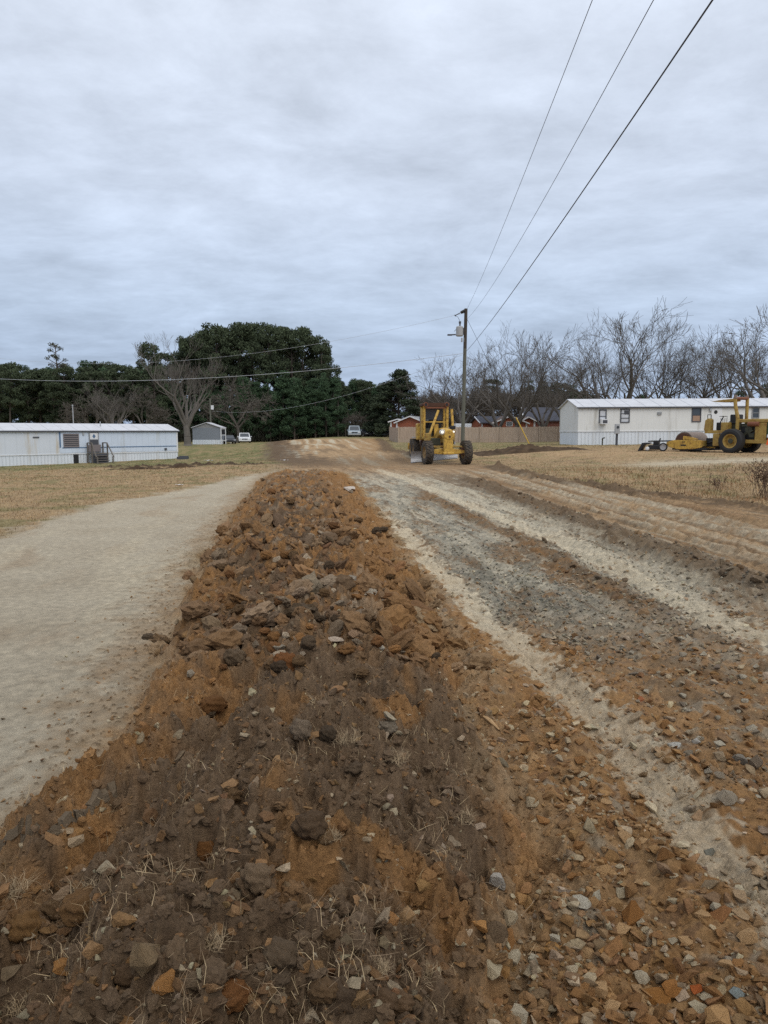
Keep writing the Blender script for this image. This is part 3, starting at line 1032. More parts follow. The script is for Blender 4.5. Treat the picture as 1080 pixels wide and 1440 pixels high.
x, y, r = sample_polar(150000, 9, 75, rng)
z, c, zo, w = field(x, y)
clump = fbm(x * .9, y * .9, 301, 3)
keep = (rng.random(len(x)) < w['grass'] * np.clip(.75 + clump, .2, 1))
x, y, z, c, r = x[keep], y[keep], z[keep], c[keep], r[keep]
rough_ = ((x > 5) & (y < 30))
h = rng.uniform(.03, .09, len(x)) * (1 + rough_ * rng.uniform(.2, 2.2, len(x)))
wd = np.maximum(.003, .00035 * r) * rng.uniform(.7, 1.3, len(x))
gcc = c * rng.uniform(.75, 1.35, (len(x), 1))
red = (rough_ & (fbm(x * .4, y * .4, 305, 3) > .05))[:, None]
gcc = np.where(red, gcc * np.array([.92, .78, .72]), gcc)
V_, F_, C_ = blades(len(x), np.stack([x, y, z - .005], -1), h, wd, gcc, rng, .9)
me = np_mesh('dry_grass', V_, F_, C_)
me.materials.append(M['blade'])
tag(link(bpy.data.objects.new('dry_grass', me)), 'short straw coloured grass with green patches in the fields', 'grass', kind='stuff')

# straw and roots in the topsoil
x, y, r = sample_polar(26000, 1.35, 7.5, rng)
z, c, zo, w = field(x, y)
cl = fbm(x * 2.4, y * 2.4, 311, 4)
keep = rng.random(len(x)) < w['ridge'] * (.25 + w['near_t']) * np.clip(cl * 2.2 + .18, .02, 1)
x, y, z = x[keep], y[keep], z[keep]
n = len(x)
h = rng.uniform(.025, .085, n)
wd = rng.uniform(.0004, .0012, n)
sc = np.where(rng.random((n, 1)) < .35, lin(190, 168, 132)[None], lin(138, 118, 94)[None]) * rng.uniform(.7, 1.2, (n, 1))
V_, F_, C_ = blades(n, np.stack([x, y, z + .006], -1), h, wd, sc, rng, 1.4)
me = np_mesh('roots', V_, F_, C_)
me.materials.append(M['blade'])
tag(link(bpy.data.objects.new('dead_roots', me)), 'pale dead roots and straw mixed in the brown topsoil', 'roots', kind='stuff')

# tufts of uprooted grass lying on the soil: things
TUFTS = [(120, 1262, 'large pale uprooted grass tuft beside the brown clod', 46), (15, 1262, 'grey dead grass tuft at the left edge of the soil', 46), (488, 1042, 'spiky straw tuft on the crest of the brown topsoil', 40),
         (537, 1365, 'pale root tuft low on the brown soil', 26), (300, 1335, 'flattened straw tuft in the near furrow', 34), (560, 1075, 'thin straw wisps right of the spiky tuft', 30),
         (25, 1425, 'straw tuft at the bottom left corner', 40), (465, 1180, 'small root wisps below the dark round clod', 26), (600, 1375, 'fuzzy root ball beside the near rubble', 30), (655, 1160, 'dry root wisps at the edge of the brown soil', 26)]
for px, py, lab, s in TUFTS:
    p = hit(px, py)
    full = (p - Vector((0, 0, EH))).length
    rad = s / 2000 * full
    n = 170
    q = rng.normal(size=(n, 2)) * rad * .38
    pts_ = np.stack([q[:, 0], q[:, 1], np.full(n, -.004)], -1)
    sc = lin(182, 160, 128)[None] * rng.uniform(.4, 1.0, (n, 1))
    V_, F_, C_ = blades(n, pts_, rng.uniform(.5, 1.3, n) * rad, rng.uniform(.0005, .0011, n), sc, rng, 1.45)
    me = np_mesh('grass_tuft', V_, F_, C_)
    me.materials.append(M['blade'])
    o = link(bpy.data.objects.new('grass_tuft', me))
    o.location = p + Vector((0, 0, .004))
    tag(o, lab, 'grass tuft')

# ------------------------------------------------------------------ trees


def tree_segments(seed, trunk_len, trunk_r, limbs, limb_len, limb_ang, levels, ratio=.72, curl=.22, up=.10, side=2, first_n=None, leader=False):
    rg = random.Random(seed)
    S = []

    def grow(p, d, L, r, lev):
        nseg = 4 if lev < 2 else 3
        q, dd = p.copy(), d.copy()
        rr = r
        tipf = .62 if lev < levels else .35
        pts = [(q.copy(), rr)]
        for i in range(nseg):
            dd = (dd + Vector((rg.gauss(0, curl), rg.gauss(0, curl), rg.gauss(0, curl) * .7 + up)) * (.55 if lev < 2 else .8)).normalized()
            q2 = q + dd * (L / nseg)
            r2 = r * (1 - (1 - tipf) * (i + 1) / nseg)
            S.append((q.copy(), q2.copy(), rr, r2))
            q, rr = q2, r2
            pts.append((q.copy(), rr))
        if lev >= levels:
            return
        n_end = 2 if rg.random() < .75 else 3
        kids = []
        for k in range(n_end):
            kids.append((pts[-1], rg.uniform(.25, .6)))
        for k in range(side):
            kids.append((pts[rg.randint(1 if lev > 3 else 2, nseg - 1)], rg.uniform(.4, .8)))
        for (pp, pr), ang in kids:
            ax = dd.orthogonal().normalized()
            ax = Matrix.Rotation(rg.uniform(0, 6.283), 3, dd) @ ax
            nd = Matrix.Rotation(ang, 3, ax) @ dd
            grow(pp, nd, L * ratio * rg.uniform(.7, 1.15), pr * rg.uniform(.55, .8), lev + 1)

    base_p = Vector((0, 0, -.2))
    top = Vector((rg.gauss(0, .08), rg.gauss(0, .08), trunk_len))
    mid = (base_p + top) / 2 + Vector((rg.gauss(0, .06), rg.gauss(0, .06), 0))
    S.append((base_p, Vector((0, 0, .25)), trunk_r * 1.5, trunk_r * 1.1))
    S.append((Vector((0, 0, .25)), mid, trunk_r * 1.1, trunk_r * .98))
    S.append((mid, top, trunk_r * .98, trunk_r * .88))
    trunk_n = len(S)
    a0 = rg.uniform(0, 6.28)
    for k in range(limbs):
        a = a0 + 6.283 * k / limbs + rg.uniform(-.35, .35)
        an = limb_ang * rg.uniform(.55, 1.2)
        if leader and k == 0:
            an = .1
        d = Vector((math.cos(a) * math.sin(an), math.sin(a) * math.sin(an), math.cos(an)))
        st_ = top if k % 2 == 0 else mid.lerp(top, rg.uniform(.5, 1))
        grow(st_, d, limb_len * rg.uniform(.8, 1.2), trunk_r * rg.uniform(.42, .62), 0)
    return S, trunk_n


def seg_mesh(name, S, minr=.012):
    p0 = np.array([s[0][:] for s in S])
    p1 = np.array([s[1][:] for s in S])
    r0 = np.maximum([s[2] for s in S], minr)
    r1 = np.maximum([s[3] for s in S], minr * .8)
    d = p1 - p0
    d /= np.maximum(np.linalg.norm(d, axis=1), 1e-6)[:, None]
    ref = np.where(np.abs(d[:, 2:3]) > .9, np.array([[1., 0, 0]]), np.array([[0, 0, 1.]]))
    u = np.cross(d, ref)
    u /= np.linalg.norm(u, axis=1)[:, None]
    v = np.cross(d, u)
    Vs, Fs, off = [], [], 0
    for k, m in ((7, r0 > .06), (4, (r0 <= .06) & (r0 > .025)), (3, r0 <= .025)):
        i = np.where(m)[0]
        if not len(i):
            continue
        t = np.arange(k) * 2 * np.pi / k
        ring = u[i][:, None] * np.cos(t)[None, :, None] + v[i][:, None] * np.sin(t)[None, :, None]
        A = p0[i][:, None] + ring * r0[i][:, None, None]
        B = p1[i][:, None] + ring * r1[i][:, None, None]
        Vs.append(np.concatenate([A, B], 1).reshape(-1, 3))
        j = np.arange(k)
        q = np.stack([j, (j + 1) % k, k + (j + 1) % k, k + j], -1)
        Fs.append((q[None] + (np.arange(len(i)) * 2 * k)[:, None, None]).reshape(-1, 4) + off)
        off += len(i) * 2 * k
    return np_mesh(name, np.concatenate(Vs), np.concatenate(Fs), smooth=True)


M['bark_dark'] = simple('bark_dark', (.115, .102, .090), .95, var=.4, scale=2)
M['bark_pale'] = simple('bark_pale', (.145, .13, .115), .95, var=.35, scale=2, dirt=(.09, .08, .07))
M['bark_brown'] = simple('bark_brown', (.115, .100, .084), .95, var=.4, scale=1)
M['bark_pine'] = simple('bark_pine', (.085, .068, .055), .95, var=.4, scale=2)


def bare_proto(name, seed, mat, minr=.014, **kw):
    S, tn = tree_segments(seed, **kw)
    tm = seg_mesh('trunk', S[:tn], minr)
    cm = seg_mesh('crown', S[tn:], minr)
    tm.materials.append(M[mat])
    cm.materials.append(M[mat])
    hgt = max(s[1].z for s in S)
    return tm, cm, hgt


def plant_tree(name, label, proto, loc, height, rz=0, group=None, wide=1.0, cat='tree', parts=('trunk', 'crown')):
    tm, cm, hgt = proto
    s = height / hgt
    t = thing(name, label, cat, loc, rz, group)
    t.scale = (s * wide, s * wide, s)
    link(bpy.data.objects.new(parts[0], tm), t)
    link(bpy.data.objects.new(parts[1], cm), t)
    return t


def tree_at(px, Y, topy):
    """foot on the terrain at pixel column px and distance Y; height from the crown top row"""
    P = at(px, 600, Y)
    zb = float(base(np.array([P.x]), np.array([Y]))[0])
    zt = at(px, topy, Y).z
    return (P.x, Y, zb), zt - zb


PECAN = [bare_proto('pecan', 20 + i, 'bark_dark', .011, trunk_len=1.7, trunk_r=.34, limbs=5, limb_len=4.0, limb_ang=.66, levels=5, ratio=.71, curl=.17, up=.06, side=1) for i in range(4)]
BIG_BARE = bare_proto('bare', 61, 'bark_pale', .012, trunk_len=2.6, trunk_r=.42, limbs=6, limb_len=3.6, limb_ang=.55, levels=5, ratio=.72, curl=.18, up=.17, side=1)
WEEP = bare_proto('weep', 71, 'bark_brown', .02, trunk_len=2.2, trunk_r=.22, limbs=6, limb_len=2.2, limb_ang=.75, levels=5, ratio=.72, curl=.3, up=-.02, side=1)
WOOD = [bare_proto('wood', 81 + i, 'bark_brown', .026, trunk_len=4.5, trunk_r=.17, limbs=5, limb_len=2.6, limb_ang=.40, levels=4, ratio=.75, curl=.16, up=.18, side=1) for i in range(3)]

# right-hand row of pecans behind the trailer (column, distance, crown top row, label)
pec = [(648, 96, 492, 'bare tree behind the utility pole'), (702, 88, 464, 'bare vase-shaped tree behind the brick houses'), (728, 92, 466, 'bare tree leaning over the dark roofed house'),
       (765, 96, 486, 'lower bare tree between the houses and the white trailer'), (797, 84, 486, 'bare leaning tree at the end of the white trailer'),
       (848, 78, 447, 'bare tree above the first trailer window'), (878, 80, 444, 'tallest bare tree above the middle of the white trailer'), (920, 82, 462, 'broad bare tree above the trailer roof vent'),
       (957, 84, 470, 'bare tree left of the roller canopy'), (990, 80, 470, 'many-stemmed bare tree behind the roller canopy'), (1028, 80, 468, 'bare straight tree just right of the roller canopy'), (1062, 84, 470, 'lower bare tree at the right edge behind the trailer'),
       (1088, 68, 400, 'tallest bare tree reaching in at the right edge')]
for i, (px, Y, ty, lab) in enumerate(pec):
    loc, h = tree_at(px, Y, ty)
    plant_tree('bare_tree', lab, PECAN[i % 4], loc, h * 1.06, i * 1.37, 'bare trees behind the white trailer', [1.05, 1.2, .95, 1.1, .85][i % 5])
loc, h = tree_at(263, 90, 478)
plant_tree('bare_tree', 'big pale barked bare tree beside the grey shed', BIG_BARE, loc, h * 1.1, .6, None, 1.0)
loc, h = tree_at(334, 111, 524)
plant_tree('weeping_tree', 'small bare weeping tree behind the white car', WEEP, loc, h, .2, None, 1.0)
for px, Y, ty, rz, lab in ((160, 100, 527, 1.0, 'bare grey tree in front of the pines behind the trailer'), (205, 108, 540, 2.2, 'bare twiggy tree left of the big pale one'), (128, 104, 545, 4.0, 'low bare tree behind the trailer door')):
    loc, h = tree_at(px, Y, ty)
    plant_tree('bare_tree', lab, WEEP if px != 160 else BIG_BARE, loc, h, rz, None, 1.1)


def pine_proto(seed, kind):
    rg = np.random.default_rng(seed)
    rp = random.Random(seed)
    S = []
    H = 10.0
    bend = Vector((rp.gauss(0, .25), rp.gauss(0, .25), 0))
    for i in range(6):
        a, b = i / 6, (i + 1) / 6
        S.append((Vector((0, 0, a * H - .2)) + bend * a * a, Vector((0, 0, b * H * .98)) + bend * b * b, .17 * (1 - .75 * a), .17 * (1 - .75 * b)))
    cents = []
    h_lo = rp.choice((.22, .34, .44))
    if kind == 'tall':          # bare stem with a clumpy round head
        for i in range(46):
            h = rp.uniform(h_lo, 1.0) ** .75
            rad = 2.1 * math.sqrt(max(.05, 1 - ((h - .66) / .40) ** 2)) * rp.uniform(.3, 1.0)
            cents.append((h * H, rad, rp.uniform(.45, .85)))
    elif kind == 'young':       # full to the ground
        for i in range(46):
            h = rp.uniform(.06, 1.0)
            rad = 2.4 * (1.02 - h) ** .7 * rp.uniform(.3, 1.0)
            cents.append((h * H, rad, rp.uniform(.5, .85)))
    elif kind == 'scraggly':
        for i in range(26):
            h = rp.uniform(.55, 1.0)
            rad = 2.2 * rp.uniform(.3, 1.0) * (1.2 - h)
            cents.append((h * H, rad + .3, rp.uniform(.3, .5)))
    else:                       # cedar: dense, broad cone with a ragged top
        for i in range(150):
            h = rp.uniform(.02, 1.0)
            rad = 3.1 * min(1, (1.03 - h) * 1.5) ** .8 * rp.uniform(.45, 1.0)
            cents.append((h * H, rad, rp.uniform(.5, .8)))
    Vs, Cs = [], []
    for ci, (h, rad, br) in enumerate(cents):
        a = ci * 2.4 + rp.uniform(-.5, .5)
        e = Vector((math.cos(a) * rad, math.sin(a) * rad, h + .12 * rad)) + bend * (h / H) ** 2
        S.append((Vector((0, 0, h - .35 * rad)) + bend * (h / H) ** 2, e, .05, .02))
        n = int((150 if kind != 'scraggly' else 170) * (br / .7) ** 2)
        q = rg.normal(size=(n, 3))
        q /= np.linalg.norm(q, axis=1)[:, None]
        q *= (rg.random((n, 1)) ** .45) * br
        q[:, 2] *= .62
        c = q + np.array(e[:])
        # each tuft: two crossed slim quads
        for k in range(2):
            a_ = rg.normal(size=(n, 3))
            a_ /= np.linalg.norm(a_, axis=1)[:, None]
            b_ = np.cross(a_, rg.normal(size=(n, 3)))
            b_ /= np.linalg.norm(b_, axis=1)[:, None]
            tk = .45 if kind == 'scraggly' else .66
            L = rg.uniform(.12, .26, (n, 1)) * tk
            W = rg.uniform(.05, .10, (n, 1)) * tk
            Vs.append(np.stack([c - a_ * L, c - b_ * W, c + a_ * L, c + b_ * W], 1))
            tone = rg.uniform(.5, 1.55, (n, 1))
            basec = {'tall': (.070, .090, .050), 'young': (.060, .100, .052), 'scraggly': (.09, .09, .06), 'cedar': (.055, .072, .042)}[kind]
            Cs.append(np.repeat(np.array(basec)[None] * tone * rp.uniform(.75, 1.25), 4, axis=0))
    V = np.concatenate(Vs).reshape(-1, 3)
    F = np.arange(len(V)).reshape(-1, 4)
    cm = np_mesh('crown', V, F, np.concatenate(Cs))
    cm.materials.append(M['needles'])
    tm = seg_mesh('trunk', S, .02)
    tm.materials.append(M['bark_pine'])
    return tm, cm, H


TALL = [pine_proto(500 + i, 'tall') for i in range(4)]
YOUNG = [pine_proto(520 + i, 'young') for i in range(3)]
SCRAG = pine_proto(540, 'scraggly')
CEDAR = pine_proto(550, 'cedar')

rt = random.Random(31)
# tall pine stand, outline read from its crown line
tall_spots = [(212, 134, 487), (232, 140, 500), (268, 132, 478), (285, 136, 468), (302, 130, 462), (320, 138, 466), (338, 131, 459), (358, 136, 457), (376, 130, 461), (395, 137, 464), (412, 131, 467),
              (428, 134, 463), (440, 139, 476), (452, 130, 490), (460, 136, 505), (350, 144, 470), (300, 146, 475), (405, 146, 470), (275, 145, 490), (250, 138, 506)]
for i, (px, Y, ty) in enumerate(tall_spots):
    loc, h = tree_at(px, Y, ty)
    plant_tree('pine_tree', 'tall dark pine in the round topped stand behind the white car' if px > 240 else 'dark pine rising left of the tall stand', TALL[i % 4], loc, h, rt.uniform(0, 6.28), 'pines of the tall stand', rt.uniform(.72, .9))
for i in range(22):
    px = 340 + i * 6.3 + rt.uniform(-5, 5)
    loc, h = tree_at(px, rt.uniform(118, 128), rt.uniform(520, 552))
    plant_tree('pine_tree', 'young green pine under the tall stand', YOUNG[i % 3], loc, h, rt.uniform(0, 6.28), 'young pines under the tall stand', rt.uniform(.85, 1.2))
for i in range(14):
    px = 215 + i * 10 + rt.uniform(-5, 5)
    loc, h = tree_at(px, rt.uniform(122, 130), rt.uniform(534, 562))
    plant_tree('pine_tree', 'dark young pine behind the grey shed', YOUNG[i % 3], loc, h, rt.uniform(0, 6.28), 'young pines behind the grey shed', rt.uniform(.9, 1.2))
for i in range(15):
    px = 235 + i * 16 + rt.uniform(-5, 5)
    loc, h = tree_at(px, rt.uniform(150, 158), rt.uniform(515, 545) + (14 if i > 12 or i < 2 else 0))
    plant_tree('pine_tree', 'shaded pine standing in the back of the tall stand', YOUNG[i % 3], loc, h, rt.uniform(0, 6.28), 'pines in the back of the tall stand', rt.uniform(1.0, 1.3))
# dark pine wood behind the left trailer
for i in range(44):
    row = i % 3
    px = -60 + (i // 3) * 19.5 + rt.uniform(-6, 6)
    Y = 112 + row * 9 + rt.uniform(-3, 3)
    ty = 521 + rt.uniform(-7, 10) - (4 if 95 < px < 165 else 0)
    loc, h = tree_at(px, Y, ty)
    plant_tree('pine_tree', 'dark pine in the wood behind the long blue trimmed trailer', (TALL + YOUNG[:2])[i % 6] if row else TALL[i % 4], loc, h, rt.uniform(0, 6.28), 'pines behind the blue trimmed trailer', rt.uniform(.9, 1.25))
loc, h = tree_at(85, 118, 484)
plant_tree('scraggly_pine', 'lone scraggly pine rising above the dark wood', SCRAG, loc, h, 1.0, None, .9)
# far trees over the end of the road
for i in range(14):
    px = 466 + i * 5.4 + rt.uniform(-3, 3)
    loc, h = tree_at(px, rt.uniform(150, 170), rt.uniform(532, 548))
    plant_tree('pine_tree', 'far pine beyond the end of the road', (TALL + YOUNG)[i % 7], loc, h, rt.uniform(0, 6.28), 'far pines beyond the end of the road', rt.uniform(.9, 1.2))
loc, h = tree_at(560, 112, 523)
plant_tree('cedar_tree', 'dark broad cedar beside the brick house and board fence', CEDAR, loc, h, 0, None, 1.5)
loc, h = tree_at(536, 116, 541)
plant_tree('cedar_tree', 'lower dark cedar left of the broad one', CEDAR, loc, h, 2, None, 1.25)
for i, (px, ty) in enumerate(((742, 536), (762, 538), (780, 535), (794, 542), (690, 536), (815, 552), (835, 556), (1040, 545), (1070, 542), (898, 552))):
    loc, h = tree_at(px, 140 + 3 * i % 12, ty)
    plant_tree('pine_tree', 'dark green pine behind the bare trees on the right', (YOUNG + TALL)[i % 7], loc, h, rt.uniform(0, 6.28), 'pines behind the bare trees', 1.2)
# bare brown wood behind the brick houses
for i in range(46):
    px = 578 + (i // 2) * 9.6 + rt.uniform(-4, 4)
    loc, h = tree_at(px, 118 + (i % 2) * 14 + rt.uniform(-4, 4), rt.uniform(536, 556))
    plant_tree('bare_tree', 'thin bare tree in the brown wood behind the brick houses', WOOD[i % 3], loc, h, rt.uniform(0, 6.28), 'thin trees of the brown wood', rt.uniform(1.2, 1.6))
for i in range(10):
    px = 455 + i * 9 + rt.uniform(-4, 4)
    loc, h = tree_at(px, 122 + rt.uniform(-5, 5), rt.uniform(572, 586))
    plant_tree('bare_sapling', 'brown bare sapling at the foot of the far pines', WOOD[i % 3], loc, h, rt.uniform(0, 6.28), 'saplings at the end of the road', 1.3)

# undergrowth along the wood edges
M['brush'] = vcol_material('brush', .9, .5, .3)
n = 60000
x = rng.uniform(-85, 75, n)
y = rng.uniform(118, 150, n)
hmax = np.where(x > 5, rng.uniform(1, 6.0, n), rng.uniform(.5, 4.0, n))
okk = ~((x > -16) & (x < 2) & (y < 122))
x, y, hmax = x[okk], y[okk], hmax[okk]
n = len(x)
zb = base(x, y)
bc = np.where((x > 4)[:, None], np.array([[.085, .068, .055]]), np.array([[.045, .045, .032]])) * rng.uniform(.5, 1.3, (n, 1))
V_, F_, C_ = blades(n, np.stack([x, y, zb + rng.uniform(0, 1, n) * hmax * .6], -1), hmax * rng.uniform(.3, .8, n), rng.uniform(.03, .08, n), bc, rng, .8)
me = np_mesh('undergrowth', V_, F_, C_)
me.materials.append(M['brush'])
tag(link(bpy.data.objects.new('undergrowth', me)), 'dense brown undergrowth along the edge of the woods', 'undergrowth', kind='stuff')

# ------------------------------------------------------------------ paints and building materials
RUSTC = tuple(lin(120, 70, 36))
M['white_paint'] = simple('white_paint', (.70, .71, .72), .55, var=.10, scale=1.5, dirt=(.36, .33, .28), dirt_lo=.62, dirt_hi=.85)
M['roof_white'] = simple('roof_white', (.56, .57, .60), .55, var=.2, scale=1.4, dirt=(.28, .27, .26), dirt_lo=.54, dirt_hi=.8, vec_scale=(.4, 2, 1))
M['yellow'] = simple('yellow', lin(198, 160, 72), .5, var=.28, scale=3, dirt=lin(120, 84, 42), dirt_lo=.47, dirt_hi=.68)
M['yellow_old'] = simple('yellow_old', lin(160, 134, 70), .65, var=.3, scale=2.5, dirt=lin(126, 78, 36), dirt_lo=.5, dirt_hi=.7)
M['rust'] = simple('rust', lin(80, 54, 42), .85, var=.45, scale=4)
M['rust_red'] = simple('rust_red', lin(118, 74, 54), .8, var=.4, scale=5)
M['black_metal'] = simple('black_metal', (.018, .018, .020), .5, var=.4, scale=4)
M['engine'] = simple('engine', lin(66, 66, 52), .6, var=.6, scale=7)
M['rubber'] = simple('rubber', (.028, .027, .026), .85, var=.3, scale=6, dirt=lin(112, 96, 76), dirt_lo=.42, dirt_hi=.75)
M['rubber_clean'] = simple('rubber_clean', (.022, .022, .023), .75, var=.3, scale=6, dirt=lin(92, 84, 72), dirt_lo=.62, dirt_hi=.95)
M['rim_dusty'] = simple('rim_dusty', lin(142, 118, 82), .8, var=.3, scale=4)
M['steel'] = simple('steel', (.40, .40, .41), .5, metal=.35, var=.25, scale=3, dirt=(.20, .17, .14), dirt_lo=.55, dirt_hi=.8)
M['steel_grey'] = simple('steel_grey', (.36, .37, .38), .55, var=.2, scale=4)
M['drum_steel'] = simple('drum_steel', lin(128, 112, 100), .6, var=.3, scale=3)
M['green_grille'] = simple('green_grille', lin(58, 100, 52), .6, var=.3, scale=6)
M['orange_sign'] = simple('orange_sign', (.85, .14, .03), .5, var=.05)
M['blue_trim'] = simple('blue_trim', lin(86, 112, 142), .6, var=.1)
M['grey_trim'] = simple('grey_trim', lin(138, 140, 142), .6, var=.15)
M['brown_shutter'] = simple('brown_shutter', lin(124, 116, 116), .7, var=.15, scale=4)
M['dark_grey'] = simple('dark_grey', lin(74, 76, 82), .7, var=.3, scale=2)
M['wood_grey'] = simple('wood_grey', lin(104, 98, 92), .9, var=.35, scale=3, vec_scale=(4, 4, .5))
M['wood_fence'] = simple('wood_fence', lin(172, 154, 136), .92, var=.4, scale=1.6, dirt=lin(128, 112, 100), vec_scale=(6, 6, .5))
M['pole_wood'] = simple('pole_wood', lin(98, 98, 88), .95, var=.35, scale=2, vec_scale=(5, 5, .4))
M['pole_dark'] = simple('pole_dark', lin(70, 64, 58), .95, var=.35, scale=3)
M['wire'] = simple('wire', (.035, .036, .040), .6)
M['wire_bright'] = simple('wire_bright', (.50, .52, .55), .5)
M['guard_yellow'] = simple('guard_yellow', lin(190, 156, 62), .6, var=.1)
M['roof_dark'] = simple('roof_dark', lin(66, 68, 78), .9, var=.25, scale=2)
M['roof_brown'] = simple('roof_brown', lin(100, 84, 76), .9, var=.25, scale=2)
M['roof_grey'] = simple('roof_grey', lin(150, 150, 150), .7, var=.2, scale=2, dirt=lin(110, 104, 98))
M['shed_grey'] = simple('shed_grey', lin(128, 134, 142), .7, var=.06, scale=2)
M['blue_cloth'] = simple('blue_cloth', lin(44, 48, 110), .9, var=.2)
M['red_cloth'] = simple('red_cloth', lin(176, 70, 70), .9, var=.2)
M['white_cloth'] = simple('white_cloth', (.72, .72, .72), .9, var=.1)
M['car_white'] = simple('car_white', (.72, .74, .76), .25, var=.04, spec=.6)
M['car_silver'] = simple('car_silver', lin(152, 164, 172), .3, var=.05, spec=.6)
M['car_dark'] = simple('car_dark', lin(52, 54, 60), .3, var=.1, spec=.6)
M['car_blue'] = simple('car_blue', lin(160, 176, 184), .35, var=.06, spec=.6)
M['red_light'] = simple('red_light', (.35, .03, .02), .3)
m, nt, b = nmat('glass')
b.inputs['Base Color'].default_value = (.05, .06, .07, 1)
b.inputs['Roughness'].default_value = .08
b.inputs['Specular IOR Level'].default_value = .7
M['glass'] = m
m, nt, b = nmat('lens')
b.inputs['Base Color'].default_value = (.9, .88, .8, 1)
b.inputs['Roughness'].default_value = .15
b.inputs['Emission Color'].default_value = (1, .95, .8, 1)
b.inputs['Emission Strength'].default_value = .5
M['lens_lit'] = m
m, nt, b = nmat('lens_off')
b.inputs['Base Color'].default_value = (.75, .77, .78, 1)
b.inputs['Roughness'].default_value = .12
M['lens'] = m


def siding(name, rgb, pitch, dirt, stain=.0, depth=.02):
    """painted sheet metal with vertical grooves, weathered in vertical runs"""
    m, nt, b = nmat(name)
    tc = N(nt, 'ShaderNodeTexCoord')
    w = N(nt, 'ShaderNodeTexWave', wave_type='BANDS', bands_direction='X', wave_profile='SIN')
    w.inputs['Scale'].default_value = 1 / pitch / 3.18 * 1.0
    nt.links.new(tc.outputs['Object'], w.inputs['Vector'])
    n = noise_node(nt, 1.0, 5, .7, vec_scale=(1.2, 1.2, .12))
    n2 = noise_node(nt, .8, 4, .6, vec_scale=(1.0, 1.0, .9))
    c = mixc(nt, n2.outputs['Fac'], tuple(v * .9 for v in rgb), tuple(min(1, v * 1.08) for v in rgb))
    c = mixc(nt, ramp(nt, n.outputs['Fac'], .58 - stain, .80 - stain), c, tuple(dirt))
    nt.links.new(c, b.inputs['Base Color'])
    b.inputs['Roughness'].default_value = .6
    bump(nt, b, ramp(nt, w.outputs['Fac'], .0, .25), 1.0, depth)
    return m


M['siding_blue'] = siding('siding_blue', lin(203, 214, 228), .60, lin(176, 176, 168))
M['siding_old'] = siding('siding_old', lin(206, 212, 219), .90, lin(186, 168, 134), .05)
M['siding_cream'] = siding('siding_cream', lin(218, 219, 216), .45, lin(168, 164, 154), .03, .007)
M['skirt_white'] = siding('skirt_white', lin(216, 222, 228), .28, lin(172, 168, 158), .03, .03)


def brick_material(name, rgb):
    m, nt, b = nmat(name)
    tc = N(nt, 'ShaderNodeTexCoord')
    mp = N(nt, 'ShaderNodeMapping')
    mp.inputs['Rotation'].default_value = (R(90), 0, 0)
    nt.links.new(tc.outputs['Object'], mp.inputs['Vector'])
    br = N(nt, 'ShaderNodeTexBrick')
    br.inputs['Scale'].default_value = 4
    br.inputs['Color1'].default_value = (*rgb, 1)
    br.inputs['Color2'].default_value = (*(v * .7 for v in rgb), 1)
    br.inputs['Mortar'].default_value = (.30, .24, .20, 1)
    br.inputs['Mortar Size'].default_value = .012
    nt.links.new(mp.outputs['Vector'], br.inputs['Vector'])
    nt.links.new(br.outputs['Color'], b.inputs['Base Color'])
    b.inputs['Roughness'].default_value = .9
    return m


M['brick_orange'] = brick_material('brick_orange', tuple(lin(160, 86, 56)))
M['brick_dark'] = brick_material('brick_dark', tuple(lin(118, 66, 52)))


def gz_at(x, y):
    return float(base(np.array([float(x)]), np.array([float(y)]))[0])


# ------------------------------------------------------------------ mobile homes


def local_u(px, O, ang):
    k = (px - 540) / 1000 / ray(px, 615)[1]
    dx, dy = math.cos(ang), math.sin(ang)
    return (k * O[1] - O[0]) / (dx - k * dy)


def trailer_shell(t, L, W, skirt, eave, ridge, wallmat, skirtmat, wall_x0=0.0):
    mb = MB().box((L / 2, W / 2, skirt / 2 - .1), (L - .04, W - .04, skirt + .2))
    mb.build('skirt', skirtmat, t)
    prof = [(0, skirt), (W, skirt), (W, eave), (W / 2, ridge - .06), (0, eave)]
    mb = MB().prism(prof, 'x', wall_x0, L)
    mb.build('wall', wallmat, t)
    mb = MB().box((L / 2, -.015, skirt + .03), (L + .02, .03, .07)).box((L + .015, W / 2, skirt + .03), (.03, W, .07)).box((-.015, W / 2, skirt + .03), (.03, W, .07))
    mb.build('base_trim', 'white_paint', t)
    # roof sheets with standing seams
    mb = MB()
    ov = .14
    sl = (ridge - eave) / (W / 2)
    for sgn in (0, 1):
        y0, y1 = (-ov, W / 2) if sgn == 0 else (W + ov, W / 2)
        z0 = eave - ov * sl + .05
        mb.add([(-ov, y0, z0), (L + ov, y0, z0), (L + ov, y1, ridge + .05), (-ov, y1, ridge + .05), (-ov, y0, z0 - .05), (L + ov, y0, z0 - .05), (L + ov, y1, ridge), (-ov, y1, ridge)],
               [(0, 1, 2, 3), (4, 7, 6, 5), (0, 4, 5, 1), (1, 5, 6, 2), (2, 6, 7, 3), (3, 7, 4, 0)])
        x = .4
        while x < L:
            a, bb = Vector((x, y0, z0 + .012)), Vector((x, y1, ridge + .062))
            mb.tube(a, bb, .014, .014, 4)
            x += 1.2
    mb.build('roof', 'roof_white', t)
    mb = MB().box((L / 2, -ov - .012, eave - ov * sl - .03), (L + 2 * ov, .024, .10)).box((L / 2, W + ov + .012, eave - ov * sl - .03), (L + 2 * ov, .024, .10))
    mb.build('fascia', 'dark_grey', t)


